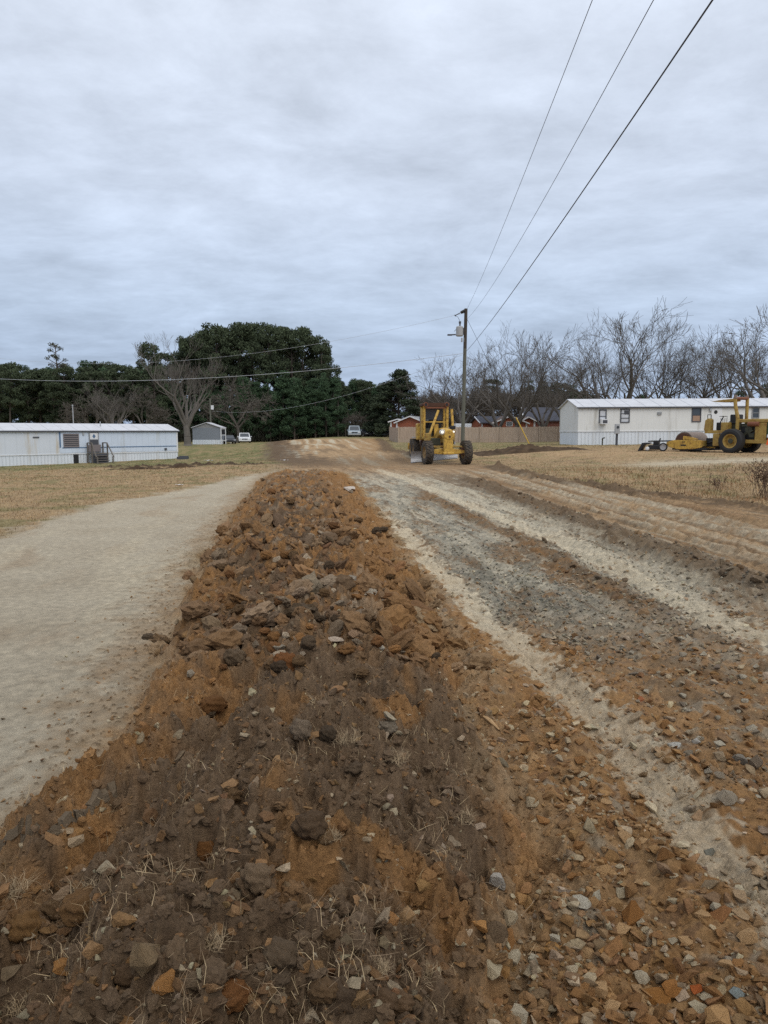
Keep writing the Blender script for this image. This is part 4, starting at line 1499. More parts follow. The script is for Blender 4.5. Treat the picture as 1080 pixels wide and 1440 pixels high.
def window(t, u0, u1, z0, z1, glass='glass', frame='grey_trim', bars=1, y=0, slats=0, name='window'):
    w, h = u1 - u0, z1 - z0
    fr = MB()
    f = .07
    fr.box(((u0 + u1) / 2, y - .02, z1 - f / 2), (w, .07, f)).box(((u0 + u1) / 2, y - .02, z0 + f / 2), (w, .07, f))
    fr.box((u0 + f / 2, y - .02, (z0 + z1) / 2), (f, .07, h - 2 * f)).box((u1 - f / 2, y - .02, (z0 + z1) / 2), (f, .07, h - 2 * f))
    for i in range(bars):
        zz = z0 + h * (i + 1) / (bars + 1)
        fr.box(((u0 + u1) / 2, y - .018, zz), (w - 2 * f, .05, .045))
    w_ = fr.build(name, frame, t)
    MB().box(((u0 + u1) / 2, y - .004, (z0 + z1) / 2), (w - 2 * f, .016, h - 2 * f)).build('pane', glass, w_)
    if slats:
        s = MB()
        for i in range(slats):
            s.box(((u0 + u1) / 2, y - .03, z0 + h * (i + .5) / slats), (w - 2 * f, .02, h / slats * .55))
        s.build('louvre', 'brown_shutter', w_)
    return w_


M['pane_white'] = simple('pane_white', (.55, .57, .60), .3, var=.15)
M['pane_tan'] = simple('pane_tan', lin(160, 132, 112), .6, var=.2)

# left trailer
LA = math.atan2(.714, .70)
LO = (-20.2 - 21 * math.cos(LA), 70 - 21 * math.sin(LA))
LZ = -1.14
L_t = thing('mobile_home', 'long white mobile home with blue trim and rust streaked left half', 'mobile home', (LO[0], LO[1], LZ), LA)
lu = lambda px: local_u(px, LO, LA)
trailer_shell(L_t, 21, 4.2, .86, 2.93, 3.52, 'siding_old', 'skirt_white')
u84 = lu(83)
MB().box(((u84 + 21) / 2, -.012, (.96 + 2.86) / 2), (21 - u84 - .02, .024, 1.86)).build('blue_siding_panel', 'siding_blue', L_t)
mb = MB().box((u84 + .06, -.032, (1.45 + 2.86) / 2), (.12, .02, 1.41)).box(((u84 + 21) / 2 + .1, -.032, 1.43), (21 - u84 - .25, .02, .08))
mb.build('blue_trim_strip', 'blue_trim', L_t)
MB().box((20.90, -.03, 1.9), (.14, .03, 1.95)).build('corner_trim', 'white_paint', L_t)
wn = window(L_t, lu(88.5), lu(110.5), 1.47, 2.66, 'dark_grey', 'brown_shutter', 0, -.03, 7)
# door
d0, d1 = lu(124.5), lu(138.5)
dd = MB().box(((d0 + d1) / 2, -.05, 1.86), (d1 - d0, .05, 1.84)).build('door', 'grey_trim', L_t)
MB().box(((d0 + d1) / 2, -.085, 2.42), ((d1 - d0) * .78, .02, .55)).build('upper_panel', 'white_paint', dd)
mb = MB()
dw = (d1 - d0) * .17
mb.add([((d0 + d1) / 2 - dw, -.10, 2.42), ((d0 + d1) / 2, -.10, 2.20), ((d0 + d1) / 2 + dw, -.10, 2.42), ((d0 + d1) / 2, -.10, 2.64)], [(0, 1, 2, 3)])
mb.add([((d0 + d1) / 2 - dw, -.09, 2.42), ((d0 + d1) / 2, -.09, 2.20), ((d0 + d1) / 2 + dw, -.09, 2.42), ((d0 + d1) / 2, -.09, 2.64)], [(3, 2, 1, 0)])
mb.build('diamond_light', 'blue_trim', dd)
MB().box(((d0 + d1) / 2, -.085, 1.85), ((d1 - d0) * .8, .02, .5)).build('middle_panel', 'dark_grey', dd)
MB().box((lu(117), -.06, 2.66), (.14, .08, .26)).build('porch_lamp', 'steel_grey', L_t)
MB().box((lu(50.5), -.03, 2.36), (.5, .05, .10)).build('vent', 'dark_grey', L_t)
MB().box((lu(232), -.05, 1.15), (.22, .09, .2)).build('outlet_box', 'dark_grey', L_t)
MB().box(((lu(102) + lu(109)) / 2, -.01, .44), (lu(109) - lu(102), .06, .84)).build('skirt_gap', 'black_metal', L_t)
# end window
ew = MB().box((21.03, 1.5, 2.0), (.05, .95, 1.1)).build('end_window', 'grey_trim', L_t)
MB().box((21.05, 1.5, 2.0), (.05, .8, .95)).build('pane', 'glass', ew)
# roof vent pipe
MB().tube((lu(150), 1.2, 3.2), (lu(150), 1.2, 3.75), .05, .05, 8).build('vent_pipe', 'steel_grey', L_t)


def on_left(u, v, z):
    return Vector((LO[0] + u * math.cos(LA) - v * math.sin(LA), LO[1] + u * math.sin(LA) + v * math.cos(LA), z))


# wooden steps
P = on_left((d0 + d1) / 2, -.1, 0)
gz0 = gz_at(P.x, P.y)
st_ = thing('wooden_steps', 'grey wooden steps with handrails up to the trailer door', 'steps', (P.x, P.y, gz0), LA)
top = LZ + .94 - gz0
mb = MB().box((0, -.55, top - .03), (1.3, 1.0, .06))
mb.build('landing', 'wood_grey', st_)
for i in range(4):
    MB().box((0, -1.15 - i * .25, top - .2 * (i + 1) - .03), (1.15, .28, .05)).build('tread', 'wood_grey', st_)
for sx in (-1, 1):
    mb = MB()
    mb.tube((sx * .68, -.15, top + .9), (sx * .68, -1.05, top + .9), .05, .05, 6).tube((sx * .68, -1.05, top + .9), (sx * .78, -2.1, .55), .055, .055, 6)
    mb.build('handrail', 'wood_grey', st_)
    for y_, h_ in ((-.15, top + .9), (-1.05, top + .9), (-2.1, .6)):
        MB().box((sx * .7, y_, h_ / 2 - .05), (.1, .1, h_ + .1)).build('post', 'wood_grey', st_)
MB().box((0, -1.08, top / 2 - .1), (1.25, .04, top + .05)).build('riser_board', 'dark_grey', st_)
MB().box((0, -.03, top + .42), (1.1, .05, .62)).build('kick_panel', 'brown_shutter', st_)
# block and plank by the end of the trailer
P = at(257, 643, 67)
mb = MB().box((0, 0, .15), (1.0, .5, .25)).box((.1, .05, .31), (.8, .3, .07), Matrix.Rotation(.1, 3, 'Z'))
o = mb.build('junk_pile', 'dark_grey', None, loc=(P.x, P.y, gz_at(P.x, P.y)))
tag(o, 'low dark stack of blocks by the end of the blue trimmed trailer', 'block stack')

# right trailer
RO = (14.63, 54.0)
RA = math.atan2(.33, 4.0)
RZ = .62
R_t = thing('mobile_home', 'cream mobile home with white skirting behind the yellow roller', 'mobile home', (RO[0], RO[1], RZ), RA)
R_t.rotation_euler = (0, R(-.5), RA)
ru = lambda px: local_u(px, RO, RA)
trailer_shell(R_t, 21, 4.2, 1.06, 2.92, 3.55, 'siding_cream', 'skirt_white')


def rz(py, px):
    u = ru(px)
    Y = RO[1] + u * math.sin(RA)
    return at(px, py, Y).z - RZ - u * math.tan(R(.5))


for i, (a, b_, c, d, gl) in enumerate(((841.5, 852, 576, 595, 'pane_white'), (871.5, 884.5, 575, 594.5, 'pane_white'), (971.5, 984.5, 573.5, 593.5, 'glass'), (1055.5, 1066, 573, 588.5, 'glass'))):
    w_ = window(R_t, ru(a), ru(b_), rz(d, a), rz(c, a), gl, 'dark_grey' if i < 3 else 'grey_trim', 2 if i == 1 else 1)
    if i == 2:
        MB().box(((ru(a) + ru(b_)) / 2, -.016, rz(588.5, a)), ((ru(b_) - ru(a)) - .16, .02, .42)).build('lower_sash', 'pane_tan', w_)
    if i == 1:
        MB().box(((ru(a) + ru(b_)) / 2 + .1, -.018, rz(580, a)), (.34, .02, .3)).build('curtain', 'dark_grey', w_)
ac = MB().box((ru(847), -.22, rz(593, 847)), (.5, .42, .36)).build('air_conditioner', 'white_paint', R_t)
MB().box((ru(847) + .02, -.435, rz(593, 847)), (.36, .012, .24)).build('grille', 'dark_grey', ac)
MB().box((ru(926), -.05, rz(581.5, 926)), (.3, .08, .2)).build('vent', 'grey_trim', R_t)
dr_ = MB().box((ru(1006), -.03, (rz(573, 1006) + 1.1) / 2), (.86, .06, rz(573, 1006) - 1.1)).build('door', 'white_paint', R_t)
MB().box((ru(1006), -.07, rz(573.5, 1006) + .05), (.95, .1, .1)).build('door_hood', 'brown_shutter', dr_)
mb = MB().lathe([(-.075, 0), (-.075, .14), (-.06, .14)], (ru(1004.5), 0, rz(579.5, 1004)), 'y', 16)
mb.build('round_window', 'black_metal', dr_)
MB().box((ru(997), -.08, rz(576.5, 997)), (.14, .12, .2)).build('porch_lamp', 'steel_grey', R_t)
# meter post and standpipe in front of it
P = at(867, 623, 52.6)
g0 = gz_at(P.x, P.y)
mp_ = thing('meter_post', 'electric meter box on a dark post in front of the cream trailer', 'meter post', (P.x, P.y, g0))
MB().box((0, 0, .5), (.14, .12, 1.3)).build('post', 'dark_grey', mp_)
mbx = MB().box((-.02, -.1, 1.2), (.36, .16, .72)).build('meter_box', 'steel_grey', mp_, bevel=.02)
MB().lathe([(-.22, 0), (-.22, .09), (-.17, .10)], (.0, 0, 1.32), 'y', 12).build('meter', 'glass', mbx)
P = at(847, 624, 52.8)
g0 = gz_at(P.x, P.y)
sp = thing('standpipe', 'short grey green standpipe by the trailer skirting', 'standpipe', (P.x, P.y, g0))
MB().tube((0, 0, -.1), (0, 0, .55), .05, .05, 8).build('pipe', 'engine', sp)
MB().tube((0, 0, .5), (.16, 0, .56), .04, .05, 8).build('spout', 'engine', sp)

# ------------------------------------------------------------------ fence
FA, FB = at(560, 620, 84), at(792, 620, 86.5)
fz0 = gz_at(FA.x, FA.y)
L = math.hypot(FB.x - FA.x, FB.y - FA.y)
fang = math.atan2(FB.y - FA.y, FB.x - FA.x)
ft = thing('board_fence', 'weathered wooden board fence in front of the brick houses', 'fence', (FA.x, FA.y, 0), fang)
mb = MB()
i = 0
u = 0
rf = random.Random(3)
while u < L:
    w_ = rf.uniform(.13, .16)
    X, Y = FA.x + u * math.cos(fang), FA.y + u * math.sin(fang)
    g = gz_at(X, Y)
    mb.box((u + w_ / 2, rf.uniform(-.008, .008), g + .88 + rf.uniform(-.03, .03)), (w_ - .012, .025, 1.86))
    u += w_
mb.build('board_panel', 'wood_fence', ft)
u = 0
while u < L + .1:
    X, Y = FA.x + u * math.cos(fang), FA.y + u * math.sin(fang)
    MB().box((u, -.08, gz_at(X, Y) + .9), (.11, .11, 1.95)).build('post', 'wood_fence', ft)
    u += 2.45
mb = MB()
for k in range(8):
    a, b_ = L * k / 8, L * (k + 1) / 8
    for zz in (.4, 1.5):
        mb.tube((a, .05, gz_at(FA.x + a * math.cos(fang), FA.y) + zz), (b_, .05, gz_at(FA.x + b_ * math.cos(fang), FA.y) + zz), .045, .045, 4)
mb.build('rail', 'wood_fence', ft)
# side run of the same fence going back
ft2 = thing('board_fence', 'end run of weathered board fence turning back beside the cedar', 'fence', (FA.x - .05, FA.y + .1, 0), R(96))
mb = MB()
u = 0.05
while u < 9:
    g = gz_at(FA.x, FA.y + u)
    mb.box((u, 0, g + .85), (.14, .025, 1.8))
    u += .15
mb.build('board_panel', 'wood_fence', ft2)

# ------------------------------------------------------------------ brick houses


def house(name, label, loc, rzv, w, d, wall_h, ridge_h, wallmat, roofmat, win=(), gable_front=True, over=.35):
    t = thing(name, label, 'house', loc, rzv)
    if gable_front:
        MB().prism([(-w / 2, -.3), (w / 2, -.3), (w / 2, wall_h), (0, ridge_h - .08), (-w / 2, wall_h)], 'y', 0, d).build('wall', wallmat, t)
        mb = MB()
        sl = (ridge_h - wall_h) / (w / 2)
        for s in (-1, 1):
            x0 = s * (w / 2 + over)
            z0 = wall_h - over * sl
            vs = [(x0, -over, z0), (0, -over, ridge_h), (0, d + over, ridge_h), (x0, d + over, z0)]
            mb.add(vs + [(x, y, z + .12) for x, y, z in vs], [(0, 1, 2, 3), (4, 7, 6, 5), (0, 4, 5, 1), (1, 5, 6, 2), (2, 6, 7, 3), (3, 7, 4, 0)])
        rf_ = mb.build('roof', roofmat, t)
        mb = MB()
        for s in (-1, 1):
            mb.tube((s * (w / 2 + over), -over - .03, wall_h - over * sl + .05), (0, -over - .03, ridge_h + .05), .10, .10, 4)
        mb.build('fascia', 'white_paint', rf_)
    else:
        MB().prism([(0, -.3), (d, -.3), (d, wall_h), (d / 2, ridge_h - .08), (0, wall_h)], 'x', -w / 2, w / 2).build('wall', wallmat, t)
        mb = MB()
        sl = (ridge_h - wall_h) / (d / 2)
        for s in (0, 1):
            y0 = -over if s == 0 else d + over
            z0 = wall_h - over * sl
            vs = [(-w / 2 - over, y0, z0), (w / 2 + over, y0, z0), (w / 2 + over, d / 2, ridge_h), (-w / 2 - over, d / 2, ridge_h)]
            mb.add(vs + [(x, y, z + .12) for x, y, z in vs], [(0, 1, 2, 3), (4, 7, 6, 5), (0, 4, 5, 1), (1, 5, 6, 2), (2, 6, 7, 3), (3, 7, 4, 0)])
        rf_ = mb.build('roof', roofmat, t)
        mb = MB()
        for s in (-1, 1):
            mb.tube((s * (w / 2 + over + .02), -over, wall_h - over * sl + .05), (s * (w / 2 + over + .02), d / 2, ridge_h + .05), .09, .09, 4)
        mb.build('fascia', 'white_paint', rf_)
    for x in (-w / 2, w / 2):
        MB().box((x, -.02, wall_h / 2), (.22, .06, wall_h)).build('corner_board', 'white_paint', t)
    for (x0, x1, z0, z1) in win:
        window(t, x0, x1, z0, z1, 'glass', 'white_paint', 1, -.02)
    return t


def house_at(px, Y):
    P = at(px, 600, Y)
    return (P.x, Y, gz_at(P.x, Y))


hz = lambda py, px, Y: at(px, py, Y).z - gz_at(at(px, 600, Y).x, Y)
Y = 96
house('brick_house', 'small orange brick house with white edged gable, left of the grader', house_at(577, Y), R(-14), 3.7, 7, hz(594, 577, Y), hz(586, 577, Y), 'brick_orange', 'roof_grey')
house('brick_annex', 'low orange brick outbuilding beside the cedar', house_at(560, 97), R(-14), 2.0, 5, hz(593, 560, 97), hz(590, 560, 97), 'brick_orange', 'roof_grey')
Y = 97
house('brick_house', 'orange brick house with a single white framed window', house_at(717, Y), R(6), 4.6, 8, hz(595, 717, Y), hz(585.5, 717, Y), 'brick_orange', 'roof_brown', [(-.55, .35, hz(599.5, 717, Y), hz(593, 717, Y))])
house('brick_house', 'low brick wing with grey blue roof beside the white window house', house_at(696, 98), R(6), 3.6, 6, hz(594.5, 696, 98), hz(586, 696, 98), 'brick_orange', 'roof_dark', gable_front=False)
house('brick_house', 'narrow orange brick gable under the dark roof', house_at(742, 98), R(8), 1.9, 5, hz(592, 742, 98), hz(587, 742, 98), 'brick_orange', 'roof_brown')
house('brick_house', 'dark brick house with steep slate coloured roof', house_at(766, 103), R(-6), 5.2, 9, hz(591, 766, 103), hz(572.5, 766, 103), 'brick_dark', 'roof_dark', gable_front=False)

# furled flag on a short staff by the orange house
P = at(596, 592, 82)
g0 = gz_at(P.x, P.y)
fl = thing('flag', 'furled blue flag with red and white folds beside the grader cab', 'flag', (P.x, P.y, g0))
MB().tube((0, 0, -.1), (0, 0, 3.3), .03, .025, 6).build('staff', 'steel_grey', fl)


def cloth(z0, z1, mat, nm):
    mb = MB()
    n = 8
    vs, fs = [], []
    for j in range(5):
        z = z1 + (z0 - z1) * j / 4
        for i in range(n):
            vs.append((-.02 - .55 * i / n * (1 - .15 * j / 4), .07 * math.sin(i * 2.1 + j * .4), z - .22 * (i / n) ** 2))
    for j in range(4):
        for i in range(n - 1):
            fs.append((j * n + i, j * n + i + 1, (j + 1) * n + i + 1, (j + 1) * n + i))
    mb.add(vs, fs)
    mb.build(nm, mat, fl)


cloth(2.2, 3.1, 'blue_cloth', 'blue_field')
cloth(1.85, 2.2, 'white_cloth', 'white_fold')
cloth(1.7, 1.85, 'red_cloth', 'red_fold')

# ------------------------------------------------------------------ shed
P = at(291, 624, 97)
g0 = gz_at(P.x, P.y)
sh = thing('shed', 'grey metal shed with pale gable roof and white base', 'shed', (P.x, P.y, g0), R(4))
w = 3.75
MB().box((0, 2.0, 1.42), (w, 4, 1.62)).build('wall', 'shed_grey', sh)
MB().box((0, 2.0, .25), (w + .04, 4.04, .72)).build('skirt', 'skirt_white', sh)
MB().prism([(-w / 2 - .06, 2.23), (w / 2 + .06, 2.23), (0, 2.86)], 'y', .03, 3.9).build('gable', 'roof_grey', sh)
mb = MB()
for s in (-1, 1):
    vs = [(s * (w / 2 + .18), -.15, 2.2), (0, -.15, 2.9), (0, 4.15, 2.9), (s * (w / 2 + .18), 4.15, 2.2)]
    mb.add(vs + [(x, y, z + .08) for x, y, z in vs], [(0, 1, 2, 3), (4, 7, 6, 5), (0, 4, 5, 1), (1, 5, 6, 2), (2, 6, 7, 3), (3, 7, 4, 0)])
mb.build('roof', 'roof_white', sh)
MB().box((w / 2 + .02, -.02, 1.1), (.12, .08, 2.2)).build('corner_trim', 'white_paint', sh)
# white frame rack beside it
P = at(314.5, 624, 97)
rk = thing('frame_rack', 'white rectangular frame rack against the shed side', 'rack', (P.x, P.y, gz_at(P.x, P.y)))
for s in (-1, 1):
    MB().box((s * .3, 0, 1.05), (.08, .08, 2.2)).build('upright', 'white_paint', rk)
for z in (.5, 1.25, 2.1):
    MB().box((0, 0, z), (.52, .07, .08)).build('crossbar', 'white_paint', rk)
MB().box((0, .06, 1.65), (.5, .03, .7)).build('panel', 'black_metal', rk)


# ------------------------------------------------------------------ road vehicles
def wheel(t, x, y, r, w_, tyre='rubber', rim='steel_grey', name='wheel'):
    wt = MB().lathe([(-w_ / 2, r * .62), (-w_ / 2, r * .9), (-w_ * .38, r), (w_ * .38, r), (w_ / 2, r * .9), (w_ / 2, r * .62)], (x, y, r), 'x', 24).build(name, tyre, t, smooth=False)
    MB().lathe([(-w_ * .42, 0), (-w_ * .42, r * .2), (-w_ * .3, r * .55), (-w_ * .45, r * .63), (w_ * .45, r * .63), (w_ * .3, r * .55), (w_ * .42, r * .2), (w_ * .42, 0)], (x, y, r), 'x', 20).build('rim', rim, wt)
    return wt


def car(label, cat, name, loc, rzv, L, W, H, paint, style='sedan'):
    """front faces local -y"""
    t = thing(name, label, cat, loc, rzv)
    hb = H * (.56 if style != 'pickup' else .55)
    body = [(-L / 2, .32), (-L / 2 + .05, hb * .82), (-L / 2 + .25, hb * .93), (-L * .22, hb), (L * .32, hb), (L / 2 - .1, hb * .95), (L / 2, .35), (L / 2 - .1, .25), (-L / 2 + .1, .25)]
    MB().prism(body, 'x', -W / 2, W / 2).build('body', paint, t, bevel=.06)
    if style == 'pickup':
        y0, y1, y2, y3 = -L * .22, -L * .10, L * .08, L * .12
    elif style == 'suv':
        y0, y1, y2, y3 = -L * .25, -L * .10, L * .38, L * .46
    else:
        y0, y1, y2, y3 = -L * .24, -L * .06, L * .20, L * .36
    wt = W * .40
    wb = W * .48
    cab = MB()
    cab.add([(-wb, y0, hb - .01), (wb, y0, hb - .01), (wb, y3, hb - .01), (-wb, y3, hb - .01), (-wt, y1, H), (wt, y1, H), (wt, y2, H), (-wt, y2, H)], [(0, 3, 2, 1), (4, 5, 6, 7), (0, 1, 5, 4), (1, 2, 6, 5), (2, 3, 7, 6), (3, 0, 4, 7)])
    cab.build('cabin', paint, t, bevel=.04)
    e = .012

    def lerp(a, b, k):
        return tuple(a[i] + (b[i] - a[i]) * k for i in range(3))

    def panel(A, B, Cc, D, nrm, nm):
        cs = [lerp(lerp(A, B, u), lerp(D, Cc, u), v) for u, v in ((.08, .12), (.92, .12), (.92, .88), (.08, .88))]
        front = [tuple(c[i] + nrm[i] * e for i in range(3)) for c in cs]
        MB().add(front + cs, [(0, 1, 2, 3), (4, 7, 6, 5), (0, 4, 5, 1), (1, 5, 6, 2), (2, 6, 7, 3), (3, 7, 4, 0)]).build(nm, 'glass', t)
    panel((-wb, y0, hb), (wb, y0, hb), (wt, y1, H), (-wt, y1, H), (0, -1, .5), 'windshield')
    panel((-wb, y3, hb), (wb, y3, hb), (wt, y2, H), (-wt, y2, H), (0, 1, .4), 'rear_window')
    panel((-wb, y0, hb), (-wb, y3, hb), (-wt, y2, H), (-wt, y1, H), (-1, 0, .2), 'side_window')
    panel((wb, y0, hb), (wb, y3, hb), (wt, y2, H), (wt, y1, H), (1, 0, .2), 'side_window')
    for s in (-1, 1):
        for y_ in (-L * .31, L * .29):
            wheel(t, s * (W / 2 - .09), y_, .33 if style != 'pickup' else .39, .22)
        MB().box((s * W * .36, -L / 2 + .02, hb * .76), (W * .18, .08, .14)).build('headlight', 'lens', t)
        MB().box((s * (W / 2 + .08), y0 + .25, hb + .1), (.16, .1, .12)).build('mirror', paint, t)
    MB().box((0, -L / 2 + .02, hb * .72), (W * .46, .07, .16)).build('grille', 'black_metal', t)
    MB().box((0, -L / 2, .42), (W * .96, .12, .18)).build('bumper', 'steel_grey' if style == 'pickup' else paint, t)
    if style == 'pickup':
        MB().box((0, L * .30, hb + .01), (W * .84, L * .34, .03)).build('bed', 'black_metal', t)
    return t


def car_at(px, Y):
    P = at(px, 610, Y)
    return (P.x, Y, gz_at(P.x, Y))


car('white hatchback parked on grass beside the grey shed', 'car', 'parked_car', car_at(343.5, 107), R(13), 4.2, 1.75, 1.5, 'car_white', 'suv')
loc = car_at(498, 113)
car('pale silver pickup truck parked facing the end of the road', 'pickup truck', 'pickup_truck', loc, R(4), 5.4, 1.95, 1.75, 'car_silver', 'pickup')
car('dark car parked beside the silver pickup', 'car', 'parked_car', car_at(512, 115), R(30), 4.3, 1.75, 1.25, 'car_dark')
car('low pale car with only its bonnet showing among dark cars', 'car', 'parked_car', car_at(523, 116), R(8), 4.2, 1.6, .95, 'car_silver')
car('dark car parked between the pale low car and the cedar', 'car', 'parked_car', car_at(545, 114), R(70), 4.4, 1.75, 1.2, 'car_dark')
car('dark car parked just behind the grey shed rack', 'car', 'parked_car', car_at(321, 101), R(20), 4.0, 1.7, 1.2, 'car_dark')
# white box trailer and pale pickup behind the board fence
P = at(652, 600, 90)
wt_ = thing('cargo_trailer', 'white box trailer behind the fence beside the utility pole', 'trailer', (P.x, P.y, gz_at(P.x, P.y)))
MB().box((0, 2, 1.35), (2.0, 4, 1.85)).build('box_body', 'white_paint', wt_, bevel=.04)
MB().box((0, -.01, 1.35), (1.8, .03, 1.6)).build('rear_door', 'car_white', wt_)
MB().box((0, 2, .4), (1.6, 3.8, .12)).build('chassis', 'black_metal', wt_)
for s in (-1, 1):
    wheel(wt_, s * .95, 2.2, .32, .2)
car('pale blue pickup behind the fence right of the white box trailer', 'pickup truck', 'pickup_truck', car_at(669, 92), R(-70), 5.0, 1.85, 1.72, 'car_blue', 'pickup')

# ------------------------------------------------------------------ motor grader
GX0, GY0 = 3.43, 39.0
grz = gz_at(GX0, GY0)
G = thing('motor_grader', 'yellow motor grader with open cab facing the camera', 'motor grader', (GX0, GY0, grz), R(4))


def big_tyre(t, x, y, r, w_, name='wheel', lug=True, rimc='yellow', mat='rubber', rimr=.5, n=20):
    prof = [(-w_ * .42, r * rimr), (-w_ * .5, r * .72), (-w_ * .47, r * .9), (-w_ * .36, r * .965), (w_ * .36, r * .965), (w_ * .47, r * .9), (w_ * .5, r * .72), (w_ * .42, r * rimr)]
    mb = MB().lathe(prof, (x, y, r), 'x', 40)
    if lug:
        for i in range(n):
            for s in (-1, 1):
                a = 2 * math.pi * (i + (.5 if s > 0 else 0)) / n
                rot = Matrix.Rotation(a, 3, 'X') @ Matrix.Rotation(s * .6, 3, 'Z')
                c = Matrix.Rotation(a, 3, 'X') @ Vector((s * w_ * .235, 0, r * .972))
                mb.box(c + Vector((x, y, r)), (w_ * .53, r * .085, r * .075), rot)
    o = mb.build(name, mat, t)
    rm = MB().lathe([(-w_ * .30, 0), (-w_ * .36, r * .16), (-w_ * .2, r * .22), (-w_ * .16, r * rimr * .86), (-w_ * .44, r * rimr), (-w_ * .40, r * (rimr + .03)), (w_ * .40, r * (rimr + .03)), (w_ * .44, r * rimr), (w_ * .16, r * rimr * .86),
                     (w_ * .2, r * .22), (w_ * .36, r * .16), (w_ * .3, 0)], (x, y, r), 'x', 32).build('rim', rimc, o)
    return o


for s in (-1, 1):
    fw = big_tyre(G, 0, 0, .65, .42, 'front_wheel', rimc='rim_dusty')
    fw.location = (s * 1.06, 0, 0)
    fw.rotation_euler = (0, 0, R(9))
    for yy in (5.9, 7.45):
        big_tyre(G, s * 1.02, yy, .66, .40, 'rear_wheel', rimc='rim_dusty')
# front axle with its oscillating beam and leaning links
mb = MB().prism([(-.95, .62), (-.5, .56), (.5, .56), (.95, .62), (.95, .78), (.35, .86), (-.35, .86), (-.95, .78)], 'y', -.14, .16)
mb.build('front_axle', 'yellow', G, bevel=.02)
MB().tube((-.82, -.02, .98), (.82, -.02, .98), .045, .045, 8).tube((-.82, -.02, .98), (-.86, 0, .7), .06, .06, 6).tube((.82, -.02, .98), (.86, 0, .7), .06, .06, 6).build('lean_bar', 'yellow_old', G)
for s in (-1, 1):
    MB().box((s * .86, 0, .72), (.2, .26, .42)).build('knuckle', 'rust', G, bevel=.03)
# nose casting and gooseneck
mb = MB().box((.03, -.28, 1.12), (.50, .34, 1.06)).box((.03, -.28, .62), (.62, .44, .14))
mb.build('nose_plate', 'yellow', G, bevel=.03)
mb = MB()
pts_ = [(-.1, .25, 1.62), (.8, 1.2, 1.78), (1.8, 2.2, 1.74), (3.3, 3.6, 1.42)]
mb.prism([(-.28, 1.45), (-.12, 1.72), (.25, 1.9), (1.2, 2.0), (2.2, 1.95), (3.6, 1.62), (5.0, 1.45), (5.0, 1.05), (3.6, 1.2), (2.2, 1.52), (1.2, 1.58), (.3, 1.42)], 'x', -.17, .23)
mb.build('gooseneck_frame', 'yellow', G, bevel=.04)
mb = MB().lathe([(-.22, 0), (-.22, .24), (-.16, .31), (.25, .33)], (.03, -.26, 1.62), 'y', 20)
mb.build('nose_cap', 'yellow', G)
MB().lathe([(-.5, 0), (-.5, .06), (-.44, .07)], (.08, 0, 1.52), 'y', 12).build('nose_hole', 'rust', G)
hl = MB().lathe([(-.20, .115), (-.17, .14), (.0, .14), (.12, .05)], (-.33, -.35, 1.76), 'y', 18).build('headlight', 'white_paint', G)
MB().lathe([(-.185, 0), (-.19, .05), (-.175, .085)], (-.33, -.35, 1.76), 'y', 18).build('lens', 'lens_lit', hl)
hl = MB().lathe([(-.16, .09), (-.13, .11), (.0, .10), (.1, .04)], (.30, -.30, 1.78), 'y', 18).build('headlight', 'yellow', G)
MB().lathe([(-.145, 0), (-.15, .03), (-.14, .06)], (.30, -.30, 1.78), 'y', 18).build('lens', 'lens_lit', hl)
# drawbar, circle and saddle
mb = MB().tube((.03, 0, .72), (-.5, 2.2, .95), .08, .08, 6).tube((.03, 0, .72), (.5, 2.2, .95), .08, .08, 6)
mb.build('drawbar', 'yellow_old', G)
mb = MB().lathe([(-.08, .72), (-.08, .82), (.08, .82), (.08, .72), (-.08, .72)], (-.05, 2.6, .92), 'z', 36)
mb.build('turning_circle', 'rust', G)
MB().box((-.1, 2.3, 1.25), (1.7, .3, .22)).box((-.75, 2.3, 1.45), (.34, .34, .5)).box((.66, 2.3, 1.45), (.3, .34, .5)).build('saddle', 'yellow_old', G, bevel=.03)
MB().box((-.35, 1.9, 1.22), (.5, .4, .4)).box((.3, 1.7, 1.15), (.3, .3, .3)).tube((-.6, 1.5, 1.0), (-.2, 2.4, 1.4), .04, .04, 6).tube((.5, 1.3, 1.0), (.6, 2.4, 1.3), .04, .04, 6).build('hydraulic_block', 'engine', G, bevel=.03)
# moldboard: curved blade, low and near on the left, lifted on the right
mb = MB()
n = 10
prof = [(.16 * math.cos(a) * 1.6 - .2, .33 - .33 * math.sin(a)) for a in np.linspace(-1.35, 1.35, n)]
vs, fs = [], []
A, B_ = Vector((-1.75, 2.0, 0.0)), Vector((1.12, 3.0, .22))
for k in (0, 1):
    E = A if k == 0 else B_
    for q, z in prof:
        vs.append((E.x, E.y + q, E.z + z * (.95 if k == 0 else .78) + .02))
    for q, z in prof:
        vs.append((E.x, E.y + q + .05, E.z + z * (.95 if k == 0 else .78) + .02))
m2_ = 2 * n
for i in range(n - 1):
    fs.append((i, i + 1, m2_ + i + 1, m2_ + i))
    fs.append((n + i, m2_ + n + i, m2_ + n + i + 1, n + i + 1))
    fs.append((i, n + i, n + i + 1, i + 1))
    fs.append((m2_ + i, m2_ + i + 1, m2_ + n + i + 1, m2_ + n + i))
fs += [(0, m2_, m2_ + n, n), (n - 1, 2 * n - 1, m2_ + 2 * n - 1, m2_ + n - 1)]
mb.add(vs, fs)
mb.build('moldboard', 'steel', G)
d = (B_ - A)
MB().box((A + B_) / 2 + Vector((0, -.02, .05)), (d.length, .03, .12), Matrix.Rotation(math.atan2(d.y, d.x), 3, 'Z') @ Matrix.Rotation(-math.atan2(d.z, math.hypot(d.x, d.y)), 3, 'Y')).build('cutting_edge', 'steel_grey', G)
